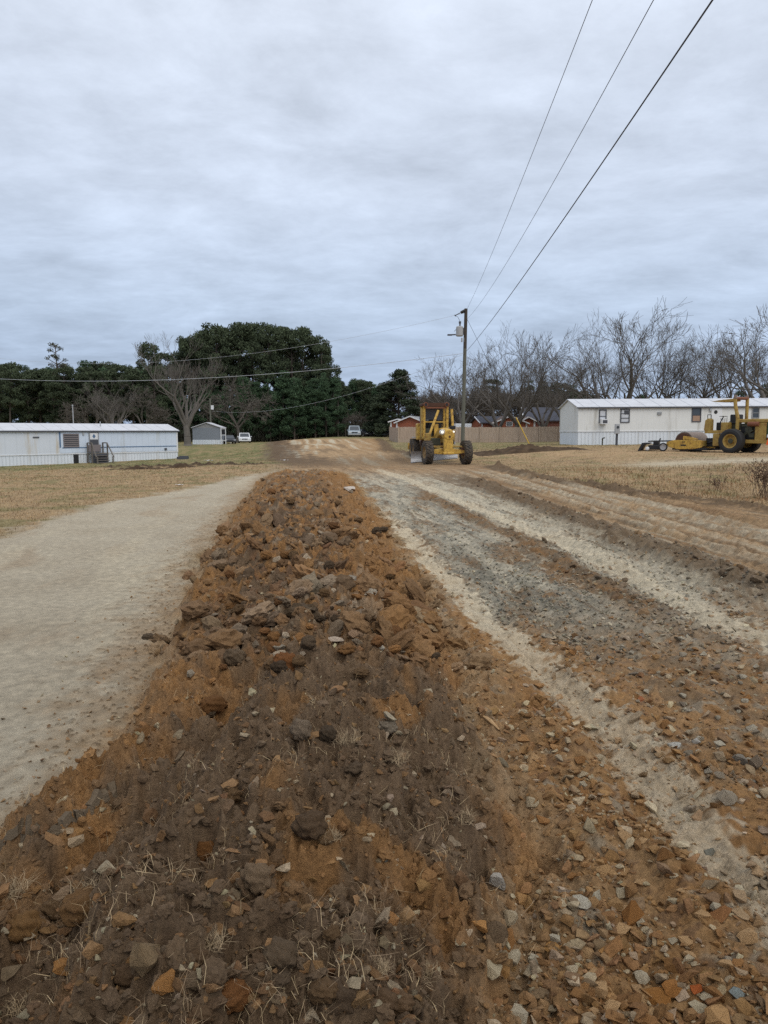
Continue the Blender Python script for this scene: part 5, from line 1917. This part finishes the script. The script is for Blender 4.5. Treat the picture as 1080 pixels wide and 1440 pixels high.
# lift cylinders
for nm, a, b_, r in (('lift_cylinder', (-.66, 2.2, 1.62), (-.10, 2.6, 3.0), .075), ('lift_cylinder', (.74, 2.3, 1.5), (.66, 2.5, 3.08), .075)):
    c_ = MB().tube(a, b_, r, r, 12).build(nm, 'yellow', G)
    a = Vector(a)
    e_ = Vector((-.84, 2.2, 1.1)) if a.x < 0 else Vector((.82, 2.2, 1.05))
    MB().tube(a, e_, .035, .035, 8).build('rod', 'steel', c_)
MB().box((.72, 2.35, 2.02), (.26, .3, .2)).tube((.5, 2.35, 2.0), (.72, 2.35, 2.02), .06, .06, 8).build('cylinder_yoke', 'black_metal', G, bevel=.03)
MB().box((.62, 2.2, 1.2), (.3, .3, .24)).build('lift_joint', 'black_metal', G, bevel=.03)
# cab
cy0, cy1 = 3.6, 4.95
cx0, cx1 = -.86, .66
mb = MB().box(((cx0 + cx1) / 2, (cy0 + cy1) / 2, 1.42), (cx1 - cx0 + .1, cy1 - cy0, .10))
mb.build('cab_floor', 'yellow_old', G)
for x in (cx0 + .07, cx1 - .07):
    for y_ in (cy0 + .07, cy1 - .07):
        MB().box((x, y_, 2.38), (.14, .14, 1.85)).build('cab_post', 'yellow', G, bevel=.015)
MB().box((cx0 - .06, cy0 + .3, 2.3), (.10, .55, 1.7)).build('side_post', 'yellow_old', G, bevel=.015)
MB().box(((cx0 + cx1) / 2, cy0 + .05, 2.36), (cx1 - cx0 - .28, .06, .07)).build('front_rail', 'yellow', G)
MB().box(((cx0 + cx1) / 2 + .05, cy0 + .2, 1.85), (.26, .2, .78)).build('steering_column', 'yellow', G, bevel=.02)
for x in ((cx0 + .35), (cx1 - .35)):
    MB().box((x, cy0 + .12, 1.72), (.42, .08, .5)).build('front_panel', 'engine', G, bevel=.02)
rf_ = MB().box(((cx0 + cx1) / 2, (cy0 + cy1) / 2, 3.38), (cx1 - cx0 + .12, cy1 - cy0 + .2, .16)).build('cab_roof', 'rust', G, bevel=.03)
MB().box(((cx0 + cx1) / 2, cy0 - .07, 3.19), (cx1 - cx0 - .3, .1, .09)).build('roof_brow', 'rust_red', rf_)
MB().box(((cx0 + cx1) / 2, cy0 - .11, 3.37), (cx1 - cx0 - .1, .04, .2)).build('roof_beam', 'rust', rf_)
for x in (cx0 + .14, cx1 - .14):
    q = MB().lathe([(-.14, .09), (-.13, .135), (.02, .135)], (x, cy0 - .05, 3.37), 'y', 18).build('roof_lamp', 'rust_red', rf_)
    MB().lathe([(-.125, 0), (-.125, .085)], (x, cy0 - .05, 3.37), 'y', 18).build('lens', 'black_metal', q)
MB().lathe([(-.02, .16), (-.02, .19), (.02, .19), (.02, .16), (-.02, .16)], (-.05, 3.85, 2.32), 'y', 20).build('steering_wheel', 'black_metal', G)
seat = MB().box((-.1, 4.45, 1.85), (.5, .45, .12)).box((-.1, 4.68, 2.2), (.5, .12, .6)).build('seat', 'black_metal', G, bevel=.03)
MB().box((-.1, cy1 - .02, 2.0), (1.1, .04, .95)).build('rear_panel', 'black_metal', G)
m, nt, b = nmat('dusty_glass')
b.inputs['Base Color'].default_value = (.10, .10, .115, 1)
b.inputs['Roughness'].default_value = .25
M['dusty_glass'] = m
MB().box((-.1, cy1 - .03, 2.85), (1.2, .02, .72)).build('rear_window', 'dusty_glass', G)
for i, x in enumerate((-.5, -.4, .2, .3)):
    MB().tube((x, 3.72, 1.5), (x + (.04 if i % 2 else -.02), 3.75, 2.18), .015, .012, 5).build('control_lever', 'black_metal', G)
# engine hood, tanks, tandem cases, exhaust
mb = MB().prism([(5.0, 1.25), (8.5, 1.25), (8.5, 1.95), (8.2, 2.12), (5.0, 2.22)], 'x', -.62, .55)
mb.build('engine_hood', 'yellow', G, bevel=.05)
MB().box((-.86, 5.0, 1.78), (.48, .9, 1.0)).build('fuel_tank', 'yellow', G, bevel=.05)
MB().box((.72, 5.1, 1.7), (.3, .8, .6)).build('battery_box', 'yellow_old', G, bevel=.04)
for s in (-1, 1):
    MB().box((s * .74, 6.68, .68), (.16, 2.3, .36)).build('tandem_case', 'yellow_old', G, bevel=.05)
MB().box((0, 6.7, .95), (1.3, .5, .6)).build('rear_axle_case', 'rust', G, bevel=.05)
MB().tube((.25, 6.2, 2.1), (.25, 6.2, 2.75), .06, .06, 10).build('exhaust', 'rust', G)
MB().box((-1.12, 8.4, .82), (.3, .16, .42)).box((0, 8.55, .9), (2.3, .14, .2)).build('rear_bracket', 'yellow', G, bevel=.02)
MB().box((-1.02, 5.9, 1.42), (.44, 1.0, .05)).build('fender', 'steel_grey', G, bevel=.02)

# ------------------------------------------------------------------ roller compactor
rol = at(1029, 637, 40)
RG = thing('road_roller', 'dusty yellow single drum roller parked before the cream trailer', 'road roller', (rol.x, rol.y, gz_at(rol.x, rol.y) - .02), R(-54))
y0, y1 = .12, 1.62


def side_tyre(t, x, y, r, w_):
    prof = [(-w_ * .42, r * .55), (-w_ * .5, r * .75), (-w_ * .46, r * .92), (-w_ * .34, r), (w_ * .34, r), (w_ * .46, r * .92), (w_ * .5, r * .75), (w_ * .42, r * .55)]
    o = MB().lathe(prof, (x, y, r), 'y', 44).build('wheel', 'rubber_clean', t)
    MB().lathe([(-w_ * .20, 0), (-w_ * .24, r * .2), (-w_ * .10, r * .26), (-w_ * .08, r * .42), (-w_ * .40, r * .50), (-w_ * .45, r * .585), (w_ * .45, r * .585), (w_ * .40, r * .50), (w_ * .1, r * .42), (w_ * .1, 0)], (x, y, r), 'y', 36).build('rim', 'yellow_old', o)
    MB().lathe([(-w_ * .32, 0), (-w_ * .30, r * .2), (-w_ * .2, r * .21)], (x, y, r), 'y', 18).build('hub', 'engine', o)
    return o


side_tyre(RG, 0, -.08, .68, .5)
side_tyre(RG, 0, 1.78, .68, .5)
MB().tube((0, 0, .68), (0, 1.7, .68), .16, .16, 12).build('rear_axle', 'black_metal', RG)
# drum and its frame
DX = -3.05
mb = MB().lathe([(.18, 0), (.18, .40), (.24, .44), (.20, .585), (1.86, .585), (1.82, .44), (1.88, .40), (1.88, 0)], (DX, 0, .60), 'y', 56)
dm = mb.build('drum', 'drum_steel', RG)
MB().lathe([(.14, 0), (.14, .50), (.16, .52)], (DX, 0, .60), 'y', 40).build('drum_disc', 'rust', dm)
side = [(-4.12, .45), (-3.95, .60), (-3.6, .70), (-1.85, .71), (-1.80, .66), (-1.80, .28), (-2.4, .18), (-3.3, .16), (-3.9, .28)]
for nm, ya, yb in (('drum_frame', .0, .10), ('drum_frame', 1.96, 2.06)):
    fo = MB().prism(side, 'y', ya, yb).build(nm, 'yellow', RG, bevel=.015)
    if ya == 0:
        MB().prism([(-3.0, .73), (-2.1, .73), (-2.1, .80), (-2.55, .90), (-3.0, .95)], 'y', .02, .09).build('upper_plate', 'yellow', fo)
        MB().box((-2.95, -.004, .40), (.34, .012, .08)).box((-2.95, -.004, .60), (.2, .012, .04)).build('slot', 'black_metal', fo)
MB().box((-4.05, 1.03, .48), (.16, 1.86, .22)).build('front_crossbeam', 'yellow_old', RG, bevel=.02)
MB().box((-1.88, 1.03, .52), (.2, 1.86, .34)).build('rear_crossbeam', 'yellow_old', RG, bevel=.02)
MB().box((-2.6, .9, .17), (2.2, 1.7, .10)).build('scraper_bar', 'black_metal', RG)
MB().box((-1.5, .85, .58), (.7, .7, .5)).tube((-1.3, .85, .2), (-1.3, .85, 1.0), .14, .14, 10).tube((-1.9, .5, .5), (-.9, .45, .75), .05, .05, 8).tube((-1.9, 1.2, .5), (-.9, 1.25, .75), .05, .05, 8).build('articulation_joint', 'black_metal', RG, bevel=.04)
# chassis, platform, step
MB().box((-.75, .87, 1.19), (2.0, 1.5, .17)).build('platform', 'yellow_old', RG, bevel=.02)
MB().box((-1.02, .22, .74), (.36, .3, .72)).box((-.72, .3, .9), (.3, .24, .4)).build('step_bracket', 'yellow_old', RG, bevel=.03)
MB().box((1.25, .87, .66), (1.4, 1.4, .2)).build('chassis_beam', 'yellow_old', RG, bevel=.02)
MB().box((-.2, .87, .9), (1.2, 1.1, .4)).build('transmission', 'black_metal', RG, bevel=.04)
co = MB().prism([(-1.80, 1.27), (-1.42, 1.27), (-1.42, 1.9), (-1.55, 1.97), (-1.74, 1.85)], 'y', .12, .5).build('console', 'yellow_old', RG, bevel=.02)
MB().path([(-1.68, .3, 1.9), (-1.70, .3, 2.17), (-1.48, .3, 2.17), (-1.48, .3, 1.92)], .02).build('handrail', 'black_metal', co)
mb = MB().lathe([(-.015, .19), (-.015, .22), (.015, .22), (.015, .19), (-.015, .19)], (-1.05, .85, 2.08), 'z', 20)
mb.tube((-1.35, .85, 1.5), (-1.05, .85, 2.07), .03, .03, 8).box((-1.05, .85, 2.08), (.4, .03, .02))
mb.build('steering_wheel', 'black_metal', RG)
for k in range(4):
    MB().tube((-.95 + .1 * k, .45, 1.5), (-.98 + .12 * k, .45, 1.98 + .03 * (k % 2)), .014, .014, 6).build('control_lever', 'black_metal', RG)
MB().box((-.62, .42, 1.50), (.40, .5, .46)).build('fluid_tank', 'yellow_old', RG, bevel=.03)
MB().box((-1.1, .95, 1.5), (.4, .8, .46)).build('pump_cover', 'black_metal', RG, bevel=.03)
se = MB().box((-.34, .85, 1.72), (.5, .55, .14)).build('seat', 'black_metal', RG, bevel=.03)
MB().box((-.28, .85, 1.97), (.52, .5, .4)).build('backrest', 'black_metal', se, bevel=.04)
MB().box((-.28, .85, 1.48), (.4, .4, .4)).build('seat_base', 'engine', RG)
mb = MB()
for a, b_ in (((-.10, .22, 3.05), (-.04, .22, 2.6)), ((-.04, .22, 2.6), (.12, .22, 1.95)), ((.12, .22, 1.95), (.12, .22, 1.28))):
    mb.tube(a, b_, .10, .10, 8)
mb.build('roll_bar_near_post', 'yellow_old', RG)
MB().tube((-.02, 1.42, 3.05), (.0, 1.42, 1.28), .095, .095, 8).build('roll_bar_far_post', 'yellow_old', RG)
MB().tube((-.10, .16, 3.06), (-.02, 1.48, 3.06), .085, .085, 8).build('roll_bar_cross', 'rust_red', RG)
for yy in (.2, 1.44):
    MB().lathe([(-.10, 0), (-.10, .09), (.10, .09), (.10, 0)], (-.06, yy, 3.14), 'z', 12).build('roll_bar_cap', 'drum_steel', RG)
MB().prism([(-1.45, 2.92), (-1.0, 2.98), (-.15, 3.04), (-.15, 2.90), (-.6, 2.86), (-1.0, 2.87)], 'y', .15, .95).build('canopy', 'yellow_old', RG, bevel=.01)
# engine bay
MB().box((1.12, .87, 1.80), (1.9, 1.36, .20)).build('hood_top', 'yellow_old', RG, bevel=.03)
MB().box((.68, .87, 1.2), (.9, 1.0, .9)).box((.6, .5, 1.35), (.4, .3, .5)).build('engine_block', 'black_metal', RG, bevel=.04)
mb = MB()
rq = random.Random(2)
for k in range(9):
    mb.tube((rq.uniform(.3, 1.02), .3, rq.uniform(.9, 1.6)), (rq.uniform(.3, 1.02), .33, rq.uniform(.9, 1.6)), .04, .04, 8)
mb.lathe([(-.05, 0), (-.05, .2), (.05, .2), (.05, 0)], (.72, .33, 1.32), 'y', 16).box((.9, .32, 1.0), (.26, .1, .22)).box((.5, .32, 1.55), (.3, .1, .12))
mb.build('engine_fittings', 'engine', RG)
MB().lathe([(-.3, 0), (-.3, .13), (.3, .13), (.3, 0)], (1.05, .17, 1.62), 'x', 14).build('air_cleaner', 'rust_red', RG)
MB().box((1.42, .87, 1.16), (.62, 1.36, 1.06)).build('rear_panel', 'yellow_old', RG, bevel=.03)
rd_ = MB().box((1.91, .87, 1.3), (.36, 1.3, .86)).build('radiator', 'green_grille', RG, bevel=.02)
mb = MB()
for k in range(7):
    mb.box((1.77 + k * .05, .21, 1.3), (.018, .02, .8))
mb.build('grille_bars', 'engine', rd_)
MB().box((1.92, .87, .66), (.3, 1.3, .2)).build('rear_bumper', 'rust', RG, bevel=.03)
sg = MB().prism([(1.80, .50), (2.20, .50), (2.10, .88), (1.90, .88)], 'y', .10, .16).build('warning_triangle', 'orange_sign', RG)
MB().box((2.0, .13, .97), (.34, .07, .16)).build('white_plate', 'white_paint', sg)

# black implement in front of the drum
imp = at(922, 637, 43.8)
IM = thing('box_blade', 'low black drag implement with one white rimmed wheel by the drum', 'implement', (imp.x, imp.y, gz_at(imp.x, imp.y)), R(-28))
IM.scale = (1.08, 1.0, 1.08)
MB().prism([(-.95, 0), (-.80, 0), (-.62, .36), (-.35, .40), (-.35, .48), (-.72, .46)], 'y', -.3, .9).build('angled_blade', 'black_metal', IM, bevel=.01)
MB().box((-.05, .3, .2), (.7, 1.0, .26)).box((.0, .3, .42), (.3, .7, .24)).build('box_body', 'black_metal', IM, bevel=.03)
MB().tube((-.4, -.2, .55), (.85, -.2, .58), .035, .035, 6).tube((-.4, .8, .55), (.85, .8, .58), .035, .035, 6).tube((.8, -.2, .58), (.95, .3, .2), .04, .04, 6).tube((.1, .3, .5), (.2, .3, .72), .04, .04, 6).build('frame_bar', 'black_metal', IM)
wt2 = MB().lathe([(-.06, .15), (-.07, .2), (-.05, .235), (.05, .235), (.07, .2), (.06, .15)], (.42, -.35, .235), 'y', 28).build('wheel', 'rubber_clean', IM)
MB().lathe([(-.05, .0), (-.055, .05), (-.02, .06), (-.03, .13), (-.065, .145), (-.06, .175), (.05, .175), (.05, 0)], (.42, -.35, .235), 'y', 24).build('rim', 'steel', wt2)
MB().lathe([(-.12, 0), (-.10, .09), (.0, .11), (.1, .08), (.12, 0)], (-.42, -.3, .14), 'y', 14).build('float', 'white_paint', IM)

# ------------------------------------------------------------------ utility pole and lines
PY = 55.0
top = at(655.3, 434, PY)
bot = at(650.2, 632, PY)
gb = gz_at(bot.x, PY)
UP = thing('utility_pole', 'tall wooden utility pole with a grey transformer behind the grader', 'utility pole', (bot.x, PY, gb))
tp = top - Vector((bot.x, PY, gb))
MB().tube((0, 0, -.5), tp * .72, .15, .13, 14).build('lower_shaft', 'pole_wood', UP)
MB().tube(tp * .72, tp, .13, .12, 14).build('upper_shaft', 'pole_dark', UP)


def rel(px, py, Y=PY):
    return at(px, py, Y) - Vector((bot.x, PY, gb))


tr = MB().lathe([(-.36, 0), (-.36, .24), (-.32, .27), (.30, .27), (.36, .24), (.40, .1), (.42, 0)], rel(646.3, 466), 'z', 22).build('transformer', 'steel_grey', UP)
MB().tube(rel(646.8, 459.5), rel(646.8, 455), .07, .05, 8).tube(rel(646.8, 455), rel(646.8, 452), .09, .09, 8).build('bushing', 'dark_grey', tr)
MB().box(rel(651.2, 466), (.3, .12, .5)).build('bracket', 'dark_grey', tr)
MB().tube(rel(654, 437), rel(648, 439.5), .13, .10, 8).tube(rel(648, 439.5), rel(640.5, 443.5), .03, .03, 6).build('cutout_arm', 'black_metal', UP)
MB().tube(rel(640.5, 443.5), rel(639.5, 444), .07, .07, 8).build('insulator', 'dark_grey', UP)
MB().path([rel(640.5, 443.5), rel(644, 446), rel(647, 452)], .015, 5).path([rel(643.5, 462), rel(640.5, 464), rel(639, 466)], .02, 5).build('jumper_lead', 'dark_grey', UP)
MB().tube(rel(641, 470.5), rel(631, 471), .05, .05, 6).box(rel(632.5, 471), (.35, .2, .10)).build('street_lamp_arm', 'dark_grey', UP)
MB().box(rel(654, 478), (.14, .22, .3)).box(rel(649.5, 478), (.10, .2, .3)).build('secondary_clevis', 'steel_grey', UP)


def wire(label, pts, r, mat='wire', n=40, name='power_line', cat='power line', ext=None):
    """parabola through three points (by distance along the chord), prolonged to parameter ext"""
    P0, P1, P2 = [Vector(p) for p in pts]
    dx = math.hypot(P2.x - P0.x, P2.y - P0.y)
    t1 = math.hypot(P1.x - P0.x, P1.y - P0.y) / dx
    A = np.array([[0, 0, 1], [t1 * t1, t1, 1], [1, 1, 1]])
    cf = np.linalg.solve(A, np.array([P0.z, P1.z, P2.z]))
    T_ = ext or 1.0
    q = [Vector((P0.x + (P2.x - P0.x) * t, P0.y + (P2.y - P0.y) * t, cf[0] * t * t + cf[1] * t + cf[2])) for t in np.linspace(0, T_, n)]
    mb = MB()
    for a, b_ in zip(q[:-1], q[1:]):
        mb.tube(a, b_, r, r, 6, False)
    o = mb.build(name, mat, None, smooth=True)
    return tag(o, label, cat)


def wire_mid(p0, p2, px, py):
    """the point of the vertical plane through p0 and p2 seen at a pixel"""
    a, b_, c = ray(px, py)
    k = a / b_
    t = (k * p0.y - p0.x) / ((p2.x - p0.x) - k * (p2.y - p0.y))
    x_, y_ = p0.x + (p2.x - p0.x) * t, p0.y + (p2.y - p0.y) * t
    return Vector((x_, y_, EH + c / b_ * y_))


for lab, p0, mid, pn, Yn, r in (('thin upper overhead line running up to the top edge, leftmost of three', (656, 436), (721, 285), (833, 0), 13.0, .0065), ('thin overhead line between the upper line and the thick cable', (656.5, 449), (762, 285), (919, 0), 11.2, .0065),
                                ('thick dark overhead cable, rightmost of three lines above the road', (653, 497), (803, 293), (1002, 0), 9.4, .0125)):
    P0, P2 = at(*p0, PY), at(*pn, Yn)
    wire(lab, (P0, wire_mid(P0, P2, *mid), P2), r, ext=1.35)
P0 = at(652, 497, PY - .2)
P2 = at(-120, 523, 82)
wire('pale sagging line crossing low before the dark pines', (P0, wire_mid(P0, P2, 470, 518), P2), .015, 'wire_bright')
P0 = at(654, 440, PY)
P2 = at(-120, 484, 84)
wire('faint upper line crossing the tops of the tall pines', (P0, wire_mid(P0, P2, 440, 484.5), P2), .008, 'wire_bright')
P0 = at(650, 499, PY)
P2 = at(298, 578, 104)
wire('drooping service line from the utility pole towards the shed', (P0, wire_mid(P0, P2, 480, 557.5), P2), .009, 'wire_bright')
# guy wire with its yellow guard
P0 = at(656.5, 448, PY)
gA = at(745, 634, 53.5)
gA.z = gz_at(gA.x, gA.y) + .1
gdir = (P0 - gA).normalized()
gw = thing('guy_wire', 'pole guy wire with a yellow guard at the dirt mound', 'guy wire', gA)
MB().tube((0, 0, 0), P0 - gA, .012, .012, 6).build('strand', 'wire', gw)
MB().tube(gdir * -.1, gdir * 2.35, .045, .045, 10).build('guard', 'guard_yellow', gw)
# small pole with white meter beyond the shed
P = at(297, 620, 104)
g0 = gz_at(P.x, P.y)
mpole = thing('meter_pole', 'slim pole with a white lamp box behind the shed', 'pole', (P.x, P.y, g0))
MB().tube((0, 0, -.3), (0, 0, at(297, 560, 104).z - g0), .13, .11, 8).build('shaft', 'pole_wood', mpole)
MB().box((.35, -.2, at(299.5, 573, 104).z - g0), (.36, .25, .6)).build('lamp_box', 'white_paint', mpole)
P = at(103.5, 600, 78)
g0 = gz_at(P.x, P.y)
mst = thing('mast_pole', 'thin pale mast standing behind the blue trimmed trailer', 'mast', (P.x, P.y, g0))
zt = at(103.5, 570, 78).z - g0
MB().tube((0, 0, -.3), (0, 0, zt), .07, .06, 8).build('shaft', 'steel', mst)
MB().lathe([(-.06, 0), (-.06, .09), (.04, .09), (.07, .03), (.07, 0)], (0, 0, zt), 'z', 10).build('cap', 'steel_grey', mst)


# ------------------------------------------------------------------ dirt mounds and litter
def mound(label, px, py, Y, L_, W_, H_, rzv, seed):
    P = at(px, py, Y)
    nx, ny = 90, 44
    X, Yy = np.meshgrid(np.linspace(-1, 1, nx), np.linspace(-1, 1, ny))
    ca, sa = math.cos(rzv), math.sin(rzv)
    wx = P.x + X * L_ / 2 * ca - Yy * W_ / 2 * sa
    wy = P.y + X * L_ / 2 * sa + Yy * W_ / 2 * ca
    g = field(wx.ravel(), wy.ravel())[0].reshape(X.shape)
    f1 = fbm(wx * 1.6 + seed, wy * 1.6, 400 + seed, 5, .6)
    c1, ids = cells(wx * 2.6, wy * 2.6, 410 + seed)
    pr = np.clip(1 - np.abs(X) ** 2.2, 0, 1) * np.clip(1 - Yy ** 2, 0, 1) ** .8
    peak = np.exp(-((X + .1) / .28) ** 2) * .8 + .45
    hh = H_ * pr * (peak + f1 * .5) + pr * (.5 - c1) * .22 * (ids > .4)
    hh = np.maximum(hh, 0)
    V = np.stack([wx, wy, g + hh * 1.0 - .03 * (pr < .02)], -1).reshape(-1, 3)
    i = np.arange(ny - 1)[:, None] * nx + np.arange(nx - 1)[None]
    F = np.stack([i, i + 1, i + nx + 1, i + nx], -1).reshape(-1, 4)
    cc = (C['top2'][None] * (1.15 + fbm(wx * 2, wy * 2, 420, 3)[..., None] * .8).reshape(-1, 1))
    V0 = np.array([P.x, P.y, 0])
    me = np_mesh('dirt_mound', V - V0, F, cc, smooth=True)
    me.materials.append(M['soil'])
    o = link(bpy.data.objects.new('dirt_mound', me))
    o.location = V0
    return tag(o, label, 'dirt mound')


mound('long dark dirt mound at the foot of the yellow guy guard', 743, 641, 47, 7.4, 3.0, .29, R(4), 1)
mound('small dark dirt heap on the lawn before the blue trimmed trailer', 255, 657, 37, 1.5, .9, .20, R(10), 2)
mound('long flat dirt heap on the lawn beside the small dark heap', 197, 658.5, 36, 3.2, .7, .10, R(6), 3)
for px, py, Y, s, lab in ((400, 647.5, 42, .3, 'white paper scrap on the lawn near the dirt patch'), (293, 648, 45, .42, 'flat white litter sheet on the lawn before the shed'), (252, 683, 22, .16, 'small white scrap on the dry grass by the sandy path'), (325, 623.2, 96, .6, 'white object lying on the grass between shed and white car')):
    P = hit(px, py)
    mb = MB()
    n = 7
    vs = [((i / (n - 1) - .5) * s * 1.6, (j - .5) * s * .7, .03 + .05 * s * math.sin(i * 1.7 + j * 2)) for j in (0, 1) for i in range(n)]
    mb.add(vs, [(i, i + 1, n + i + 1, n + i) for i in range(n - 1)])
    o = mb.build('litter', 'white_cloth', None, loc=P)
    tag(o, lab, 'litter')

# dead weed stalks at the right edge
rw = random.Random(12)
wd_ = {}
for k, (px, py, Y, hh_, lab) in enumerate(((1066, 700, 18.5, .95, 'tall dead brown weed clump at the right edge of the field'), (1082, 700, 18.2, 1.1, 'taller dead weed clump half out of frame'), (1012, 690, 20.5, .45, 'short reddish dead weed in the dry grass'))):
    P = at(px, py, Y)
    g0 = ground(P.x, P.y)
    S = []
    for s in range(16 if k < 2 else 9):
        a = rw.uniform(0, 6.28)
        q = Vector((rw.gauss(0, .12), rw.gauss(0, .12), -.03))
        dd = Vector((math.cos(a) * .22, math.sin(a) * .22, 1)).normalized()
        S.append((Vector((0, 0, -.03)), q.copy(), .006, .006))
        L_ = hh_ * rw.uniform(.6, 1.05)
        for j in range(5):
            dd = (dd + Vector((rw.gauss(0, .14), rw.gauss(0, .14), -.02 * j))).normalized()
            q2 = q + dd * L_ / 5
            S.append((q.copy(), q2.copy(), .007, .006))
            if j > 1:
                for m_ in range(3):
                    d3 = (dd + Vector((rw.gauss(0, .8), rw.gauss(0, .8), rw.gauss(.1, .4)))).normalized()
                    e_ = q2 + d3 * L_ * .16
                    S.append((q2.copy(), e_.copy(), .005, .004))
                    S.append((e_.copy(), e_ + d3 * .03, .014, .010))
            q = q2
    me = seg_mesh('dead_weed', S, .004)
    M.setdefault('weed', simple('weed', lin(104, 84, 68), .95, var=.3, scale=9))
    me.materials.append(M['weed'])
    o = link(bpy.data.objects.new('dead_weed', me))
    o.location = (P.x, P.y, g0)
    tag(o, lab, 'weed')

# ------------------------------------------------------------------ sky and light
SUN_EL, SUN_AZ = R(52), R(150)      # azimuth clockwise from +Y
w = bpy.data.worlds.new('World')
scene.world = w
w.use_nodes = True
nt = w.node_tree
bg = nt.nodes['Background']
tc = N(nt, 'ShaderNodeTexCoord')
sep = N(nt, 'ShaderNodeSeparateXYZ')
nt.links.new(tc.outputs['Generated'], sep.inputs[0])


def math_(op, a, b_=None, c=None):
    m = N(nt, 'ShaderNodeMath', operation=op)
    for i, v in enumerate((a, b_, c)):
        if v is None:
            continue
        if isinstance(v, bpy.types.NodeSocket):
            nt.links.new(v, m.inputs[i])
        else:
            m.inputs[i].default_value = v
    return m.outputs[0]


el = math_('MAXIMUM', sep.outputs['Z'], 0.0)
den = math_('ADD', el, .16)
cx = math_('DIVIDE', sep.outputs['X'], den)
cyy = math_('DIVIDE', sep.outputs['Y'], den)
cmb = N(nt, 'ShaderNodeCombineXYZ')
nt.links.new(cx, cmb.inputs[0])
nt.links.new(cyy, cmb.inputs[1])


def cloud(scale, detail, rough, sx, sy, dist=.6, off=0):
    mp = N(nt, 'ShaderNodeMapping')
    mp.inputs['Scale'].default_value = (sx, sy, 1)
    mp.inputs['Location'].default_value = (off, off * .7, 0)
    mp.inputs['Rotation'].default_value = (0, 0, R(12))
    nt.links.new(cmb.outputs[0], mp.inputs[0])
    n = N(nt, 'ShaderNodeTexNoise')
    n.inputs['Scale'].default_value = scale
    n.inputs['Detail'].default_value = detail
    n.inputs['Roughness'].default_value = rough
    n.inputs['Distortion'].default_value = dist
    nt.links.new(mp.outputs[0], n.inputs['Vector'])
    return n.outputs['Fac']


gr = N(nt, 'ShaderNodeValToRGB')
els = gr.color_ramp.elements
els[0].position = 0.0
els[0].color = (*lin(150, 168, 196), 1)
els[1].position = 1.0
els[1].color = (*lin(232, 236, 243), 1)
for p, c in ((.06, (166, 183, 209)), (.16, (181, 196, 217)), (.30, (198, 209, 226)), (.55, (213, 221, 234))):
    e = els.new(p)
    e.color = (*lin(*c), 1)
nt.links.new(el, gr.inputs['Fac'])
c1 = cloud(1.1, 9, .64, 1.0, 1.15, .35)
c2 = cloud(3.2, 8, .66, .9, 1.2, .25, 5.2)
c3 = cloud(.35, 4, .5, 1, 1, .3, 9.1)
s1 = math_('MULTIPLY_ADD', c1, .85, -.425)
s2 = math_('MULTIPLY_ADD', c2, .6, -.3)
s3 = math_('MULTIPLY_ADD', c3, .5, -.25)
tot = math_('ADD', math_('ADD', s1, s2), math_('ADD', s3, 1.0))
sc_ = N(nt, 'ShaderNodeVectorMath', operation='SCALE')
nt.links.new(gr.outputs['Color'], sc_.inputs[0])
nt.links.new(tot, sc_.inputs['Scale'])
sky = N(nt, 'ShaderNodeTexSky')
sky.sky_type = 'NISHITA'
sky.sun_disc = False
sky.sun_elevation = SUN_EL
sky.sun_rotation = SUN_AZ
sk = N(nt, 'ShaderNodeVectorMath', operation='SCALE')
nt.links.new(sky.outputs['Color'], sk.inputs[0])
sk.inputs['Scale'].default_value = .09
out = mixc(nt, .92, sk.outputs[0], sc_.outputs[0])
nt.links.new(out, bg.inputs['Color'])
bg.inputs['Strength'].default_value = 1.0
sd = bpy.data.lights.new('sun', 'SUN')
sd.energy = 1.2
sd.angle = R(50)
sd.color = (1.0, .93, .82)
so = bpy.data.objects.new('sun', sd)
COL.objects.link(so)
dv = Vector((math.sin(SUN_AZ) * math.cos(SUN_EL), math.cos(SUN_AZ) * math.cos(SUN_EL), math.sin(SUN_EL)))
so.rotation_euler = (-dv).to_track_quat('-Z', 'Y').to_euler()
so.location = (0, 0, 40)

vs = scene.view_settings
vs.view_transform = 'Standard'
vs.look = 'None'
vs.exposure = 0.25
vs.gamma = 1
vs.use_curve_mapping = False
scene.cycles.max_bounces = 6
scene.cycles.use_denoising = False
scene.cycles.use_adaptive_sampling = False
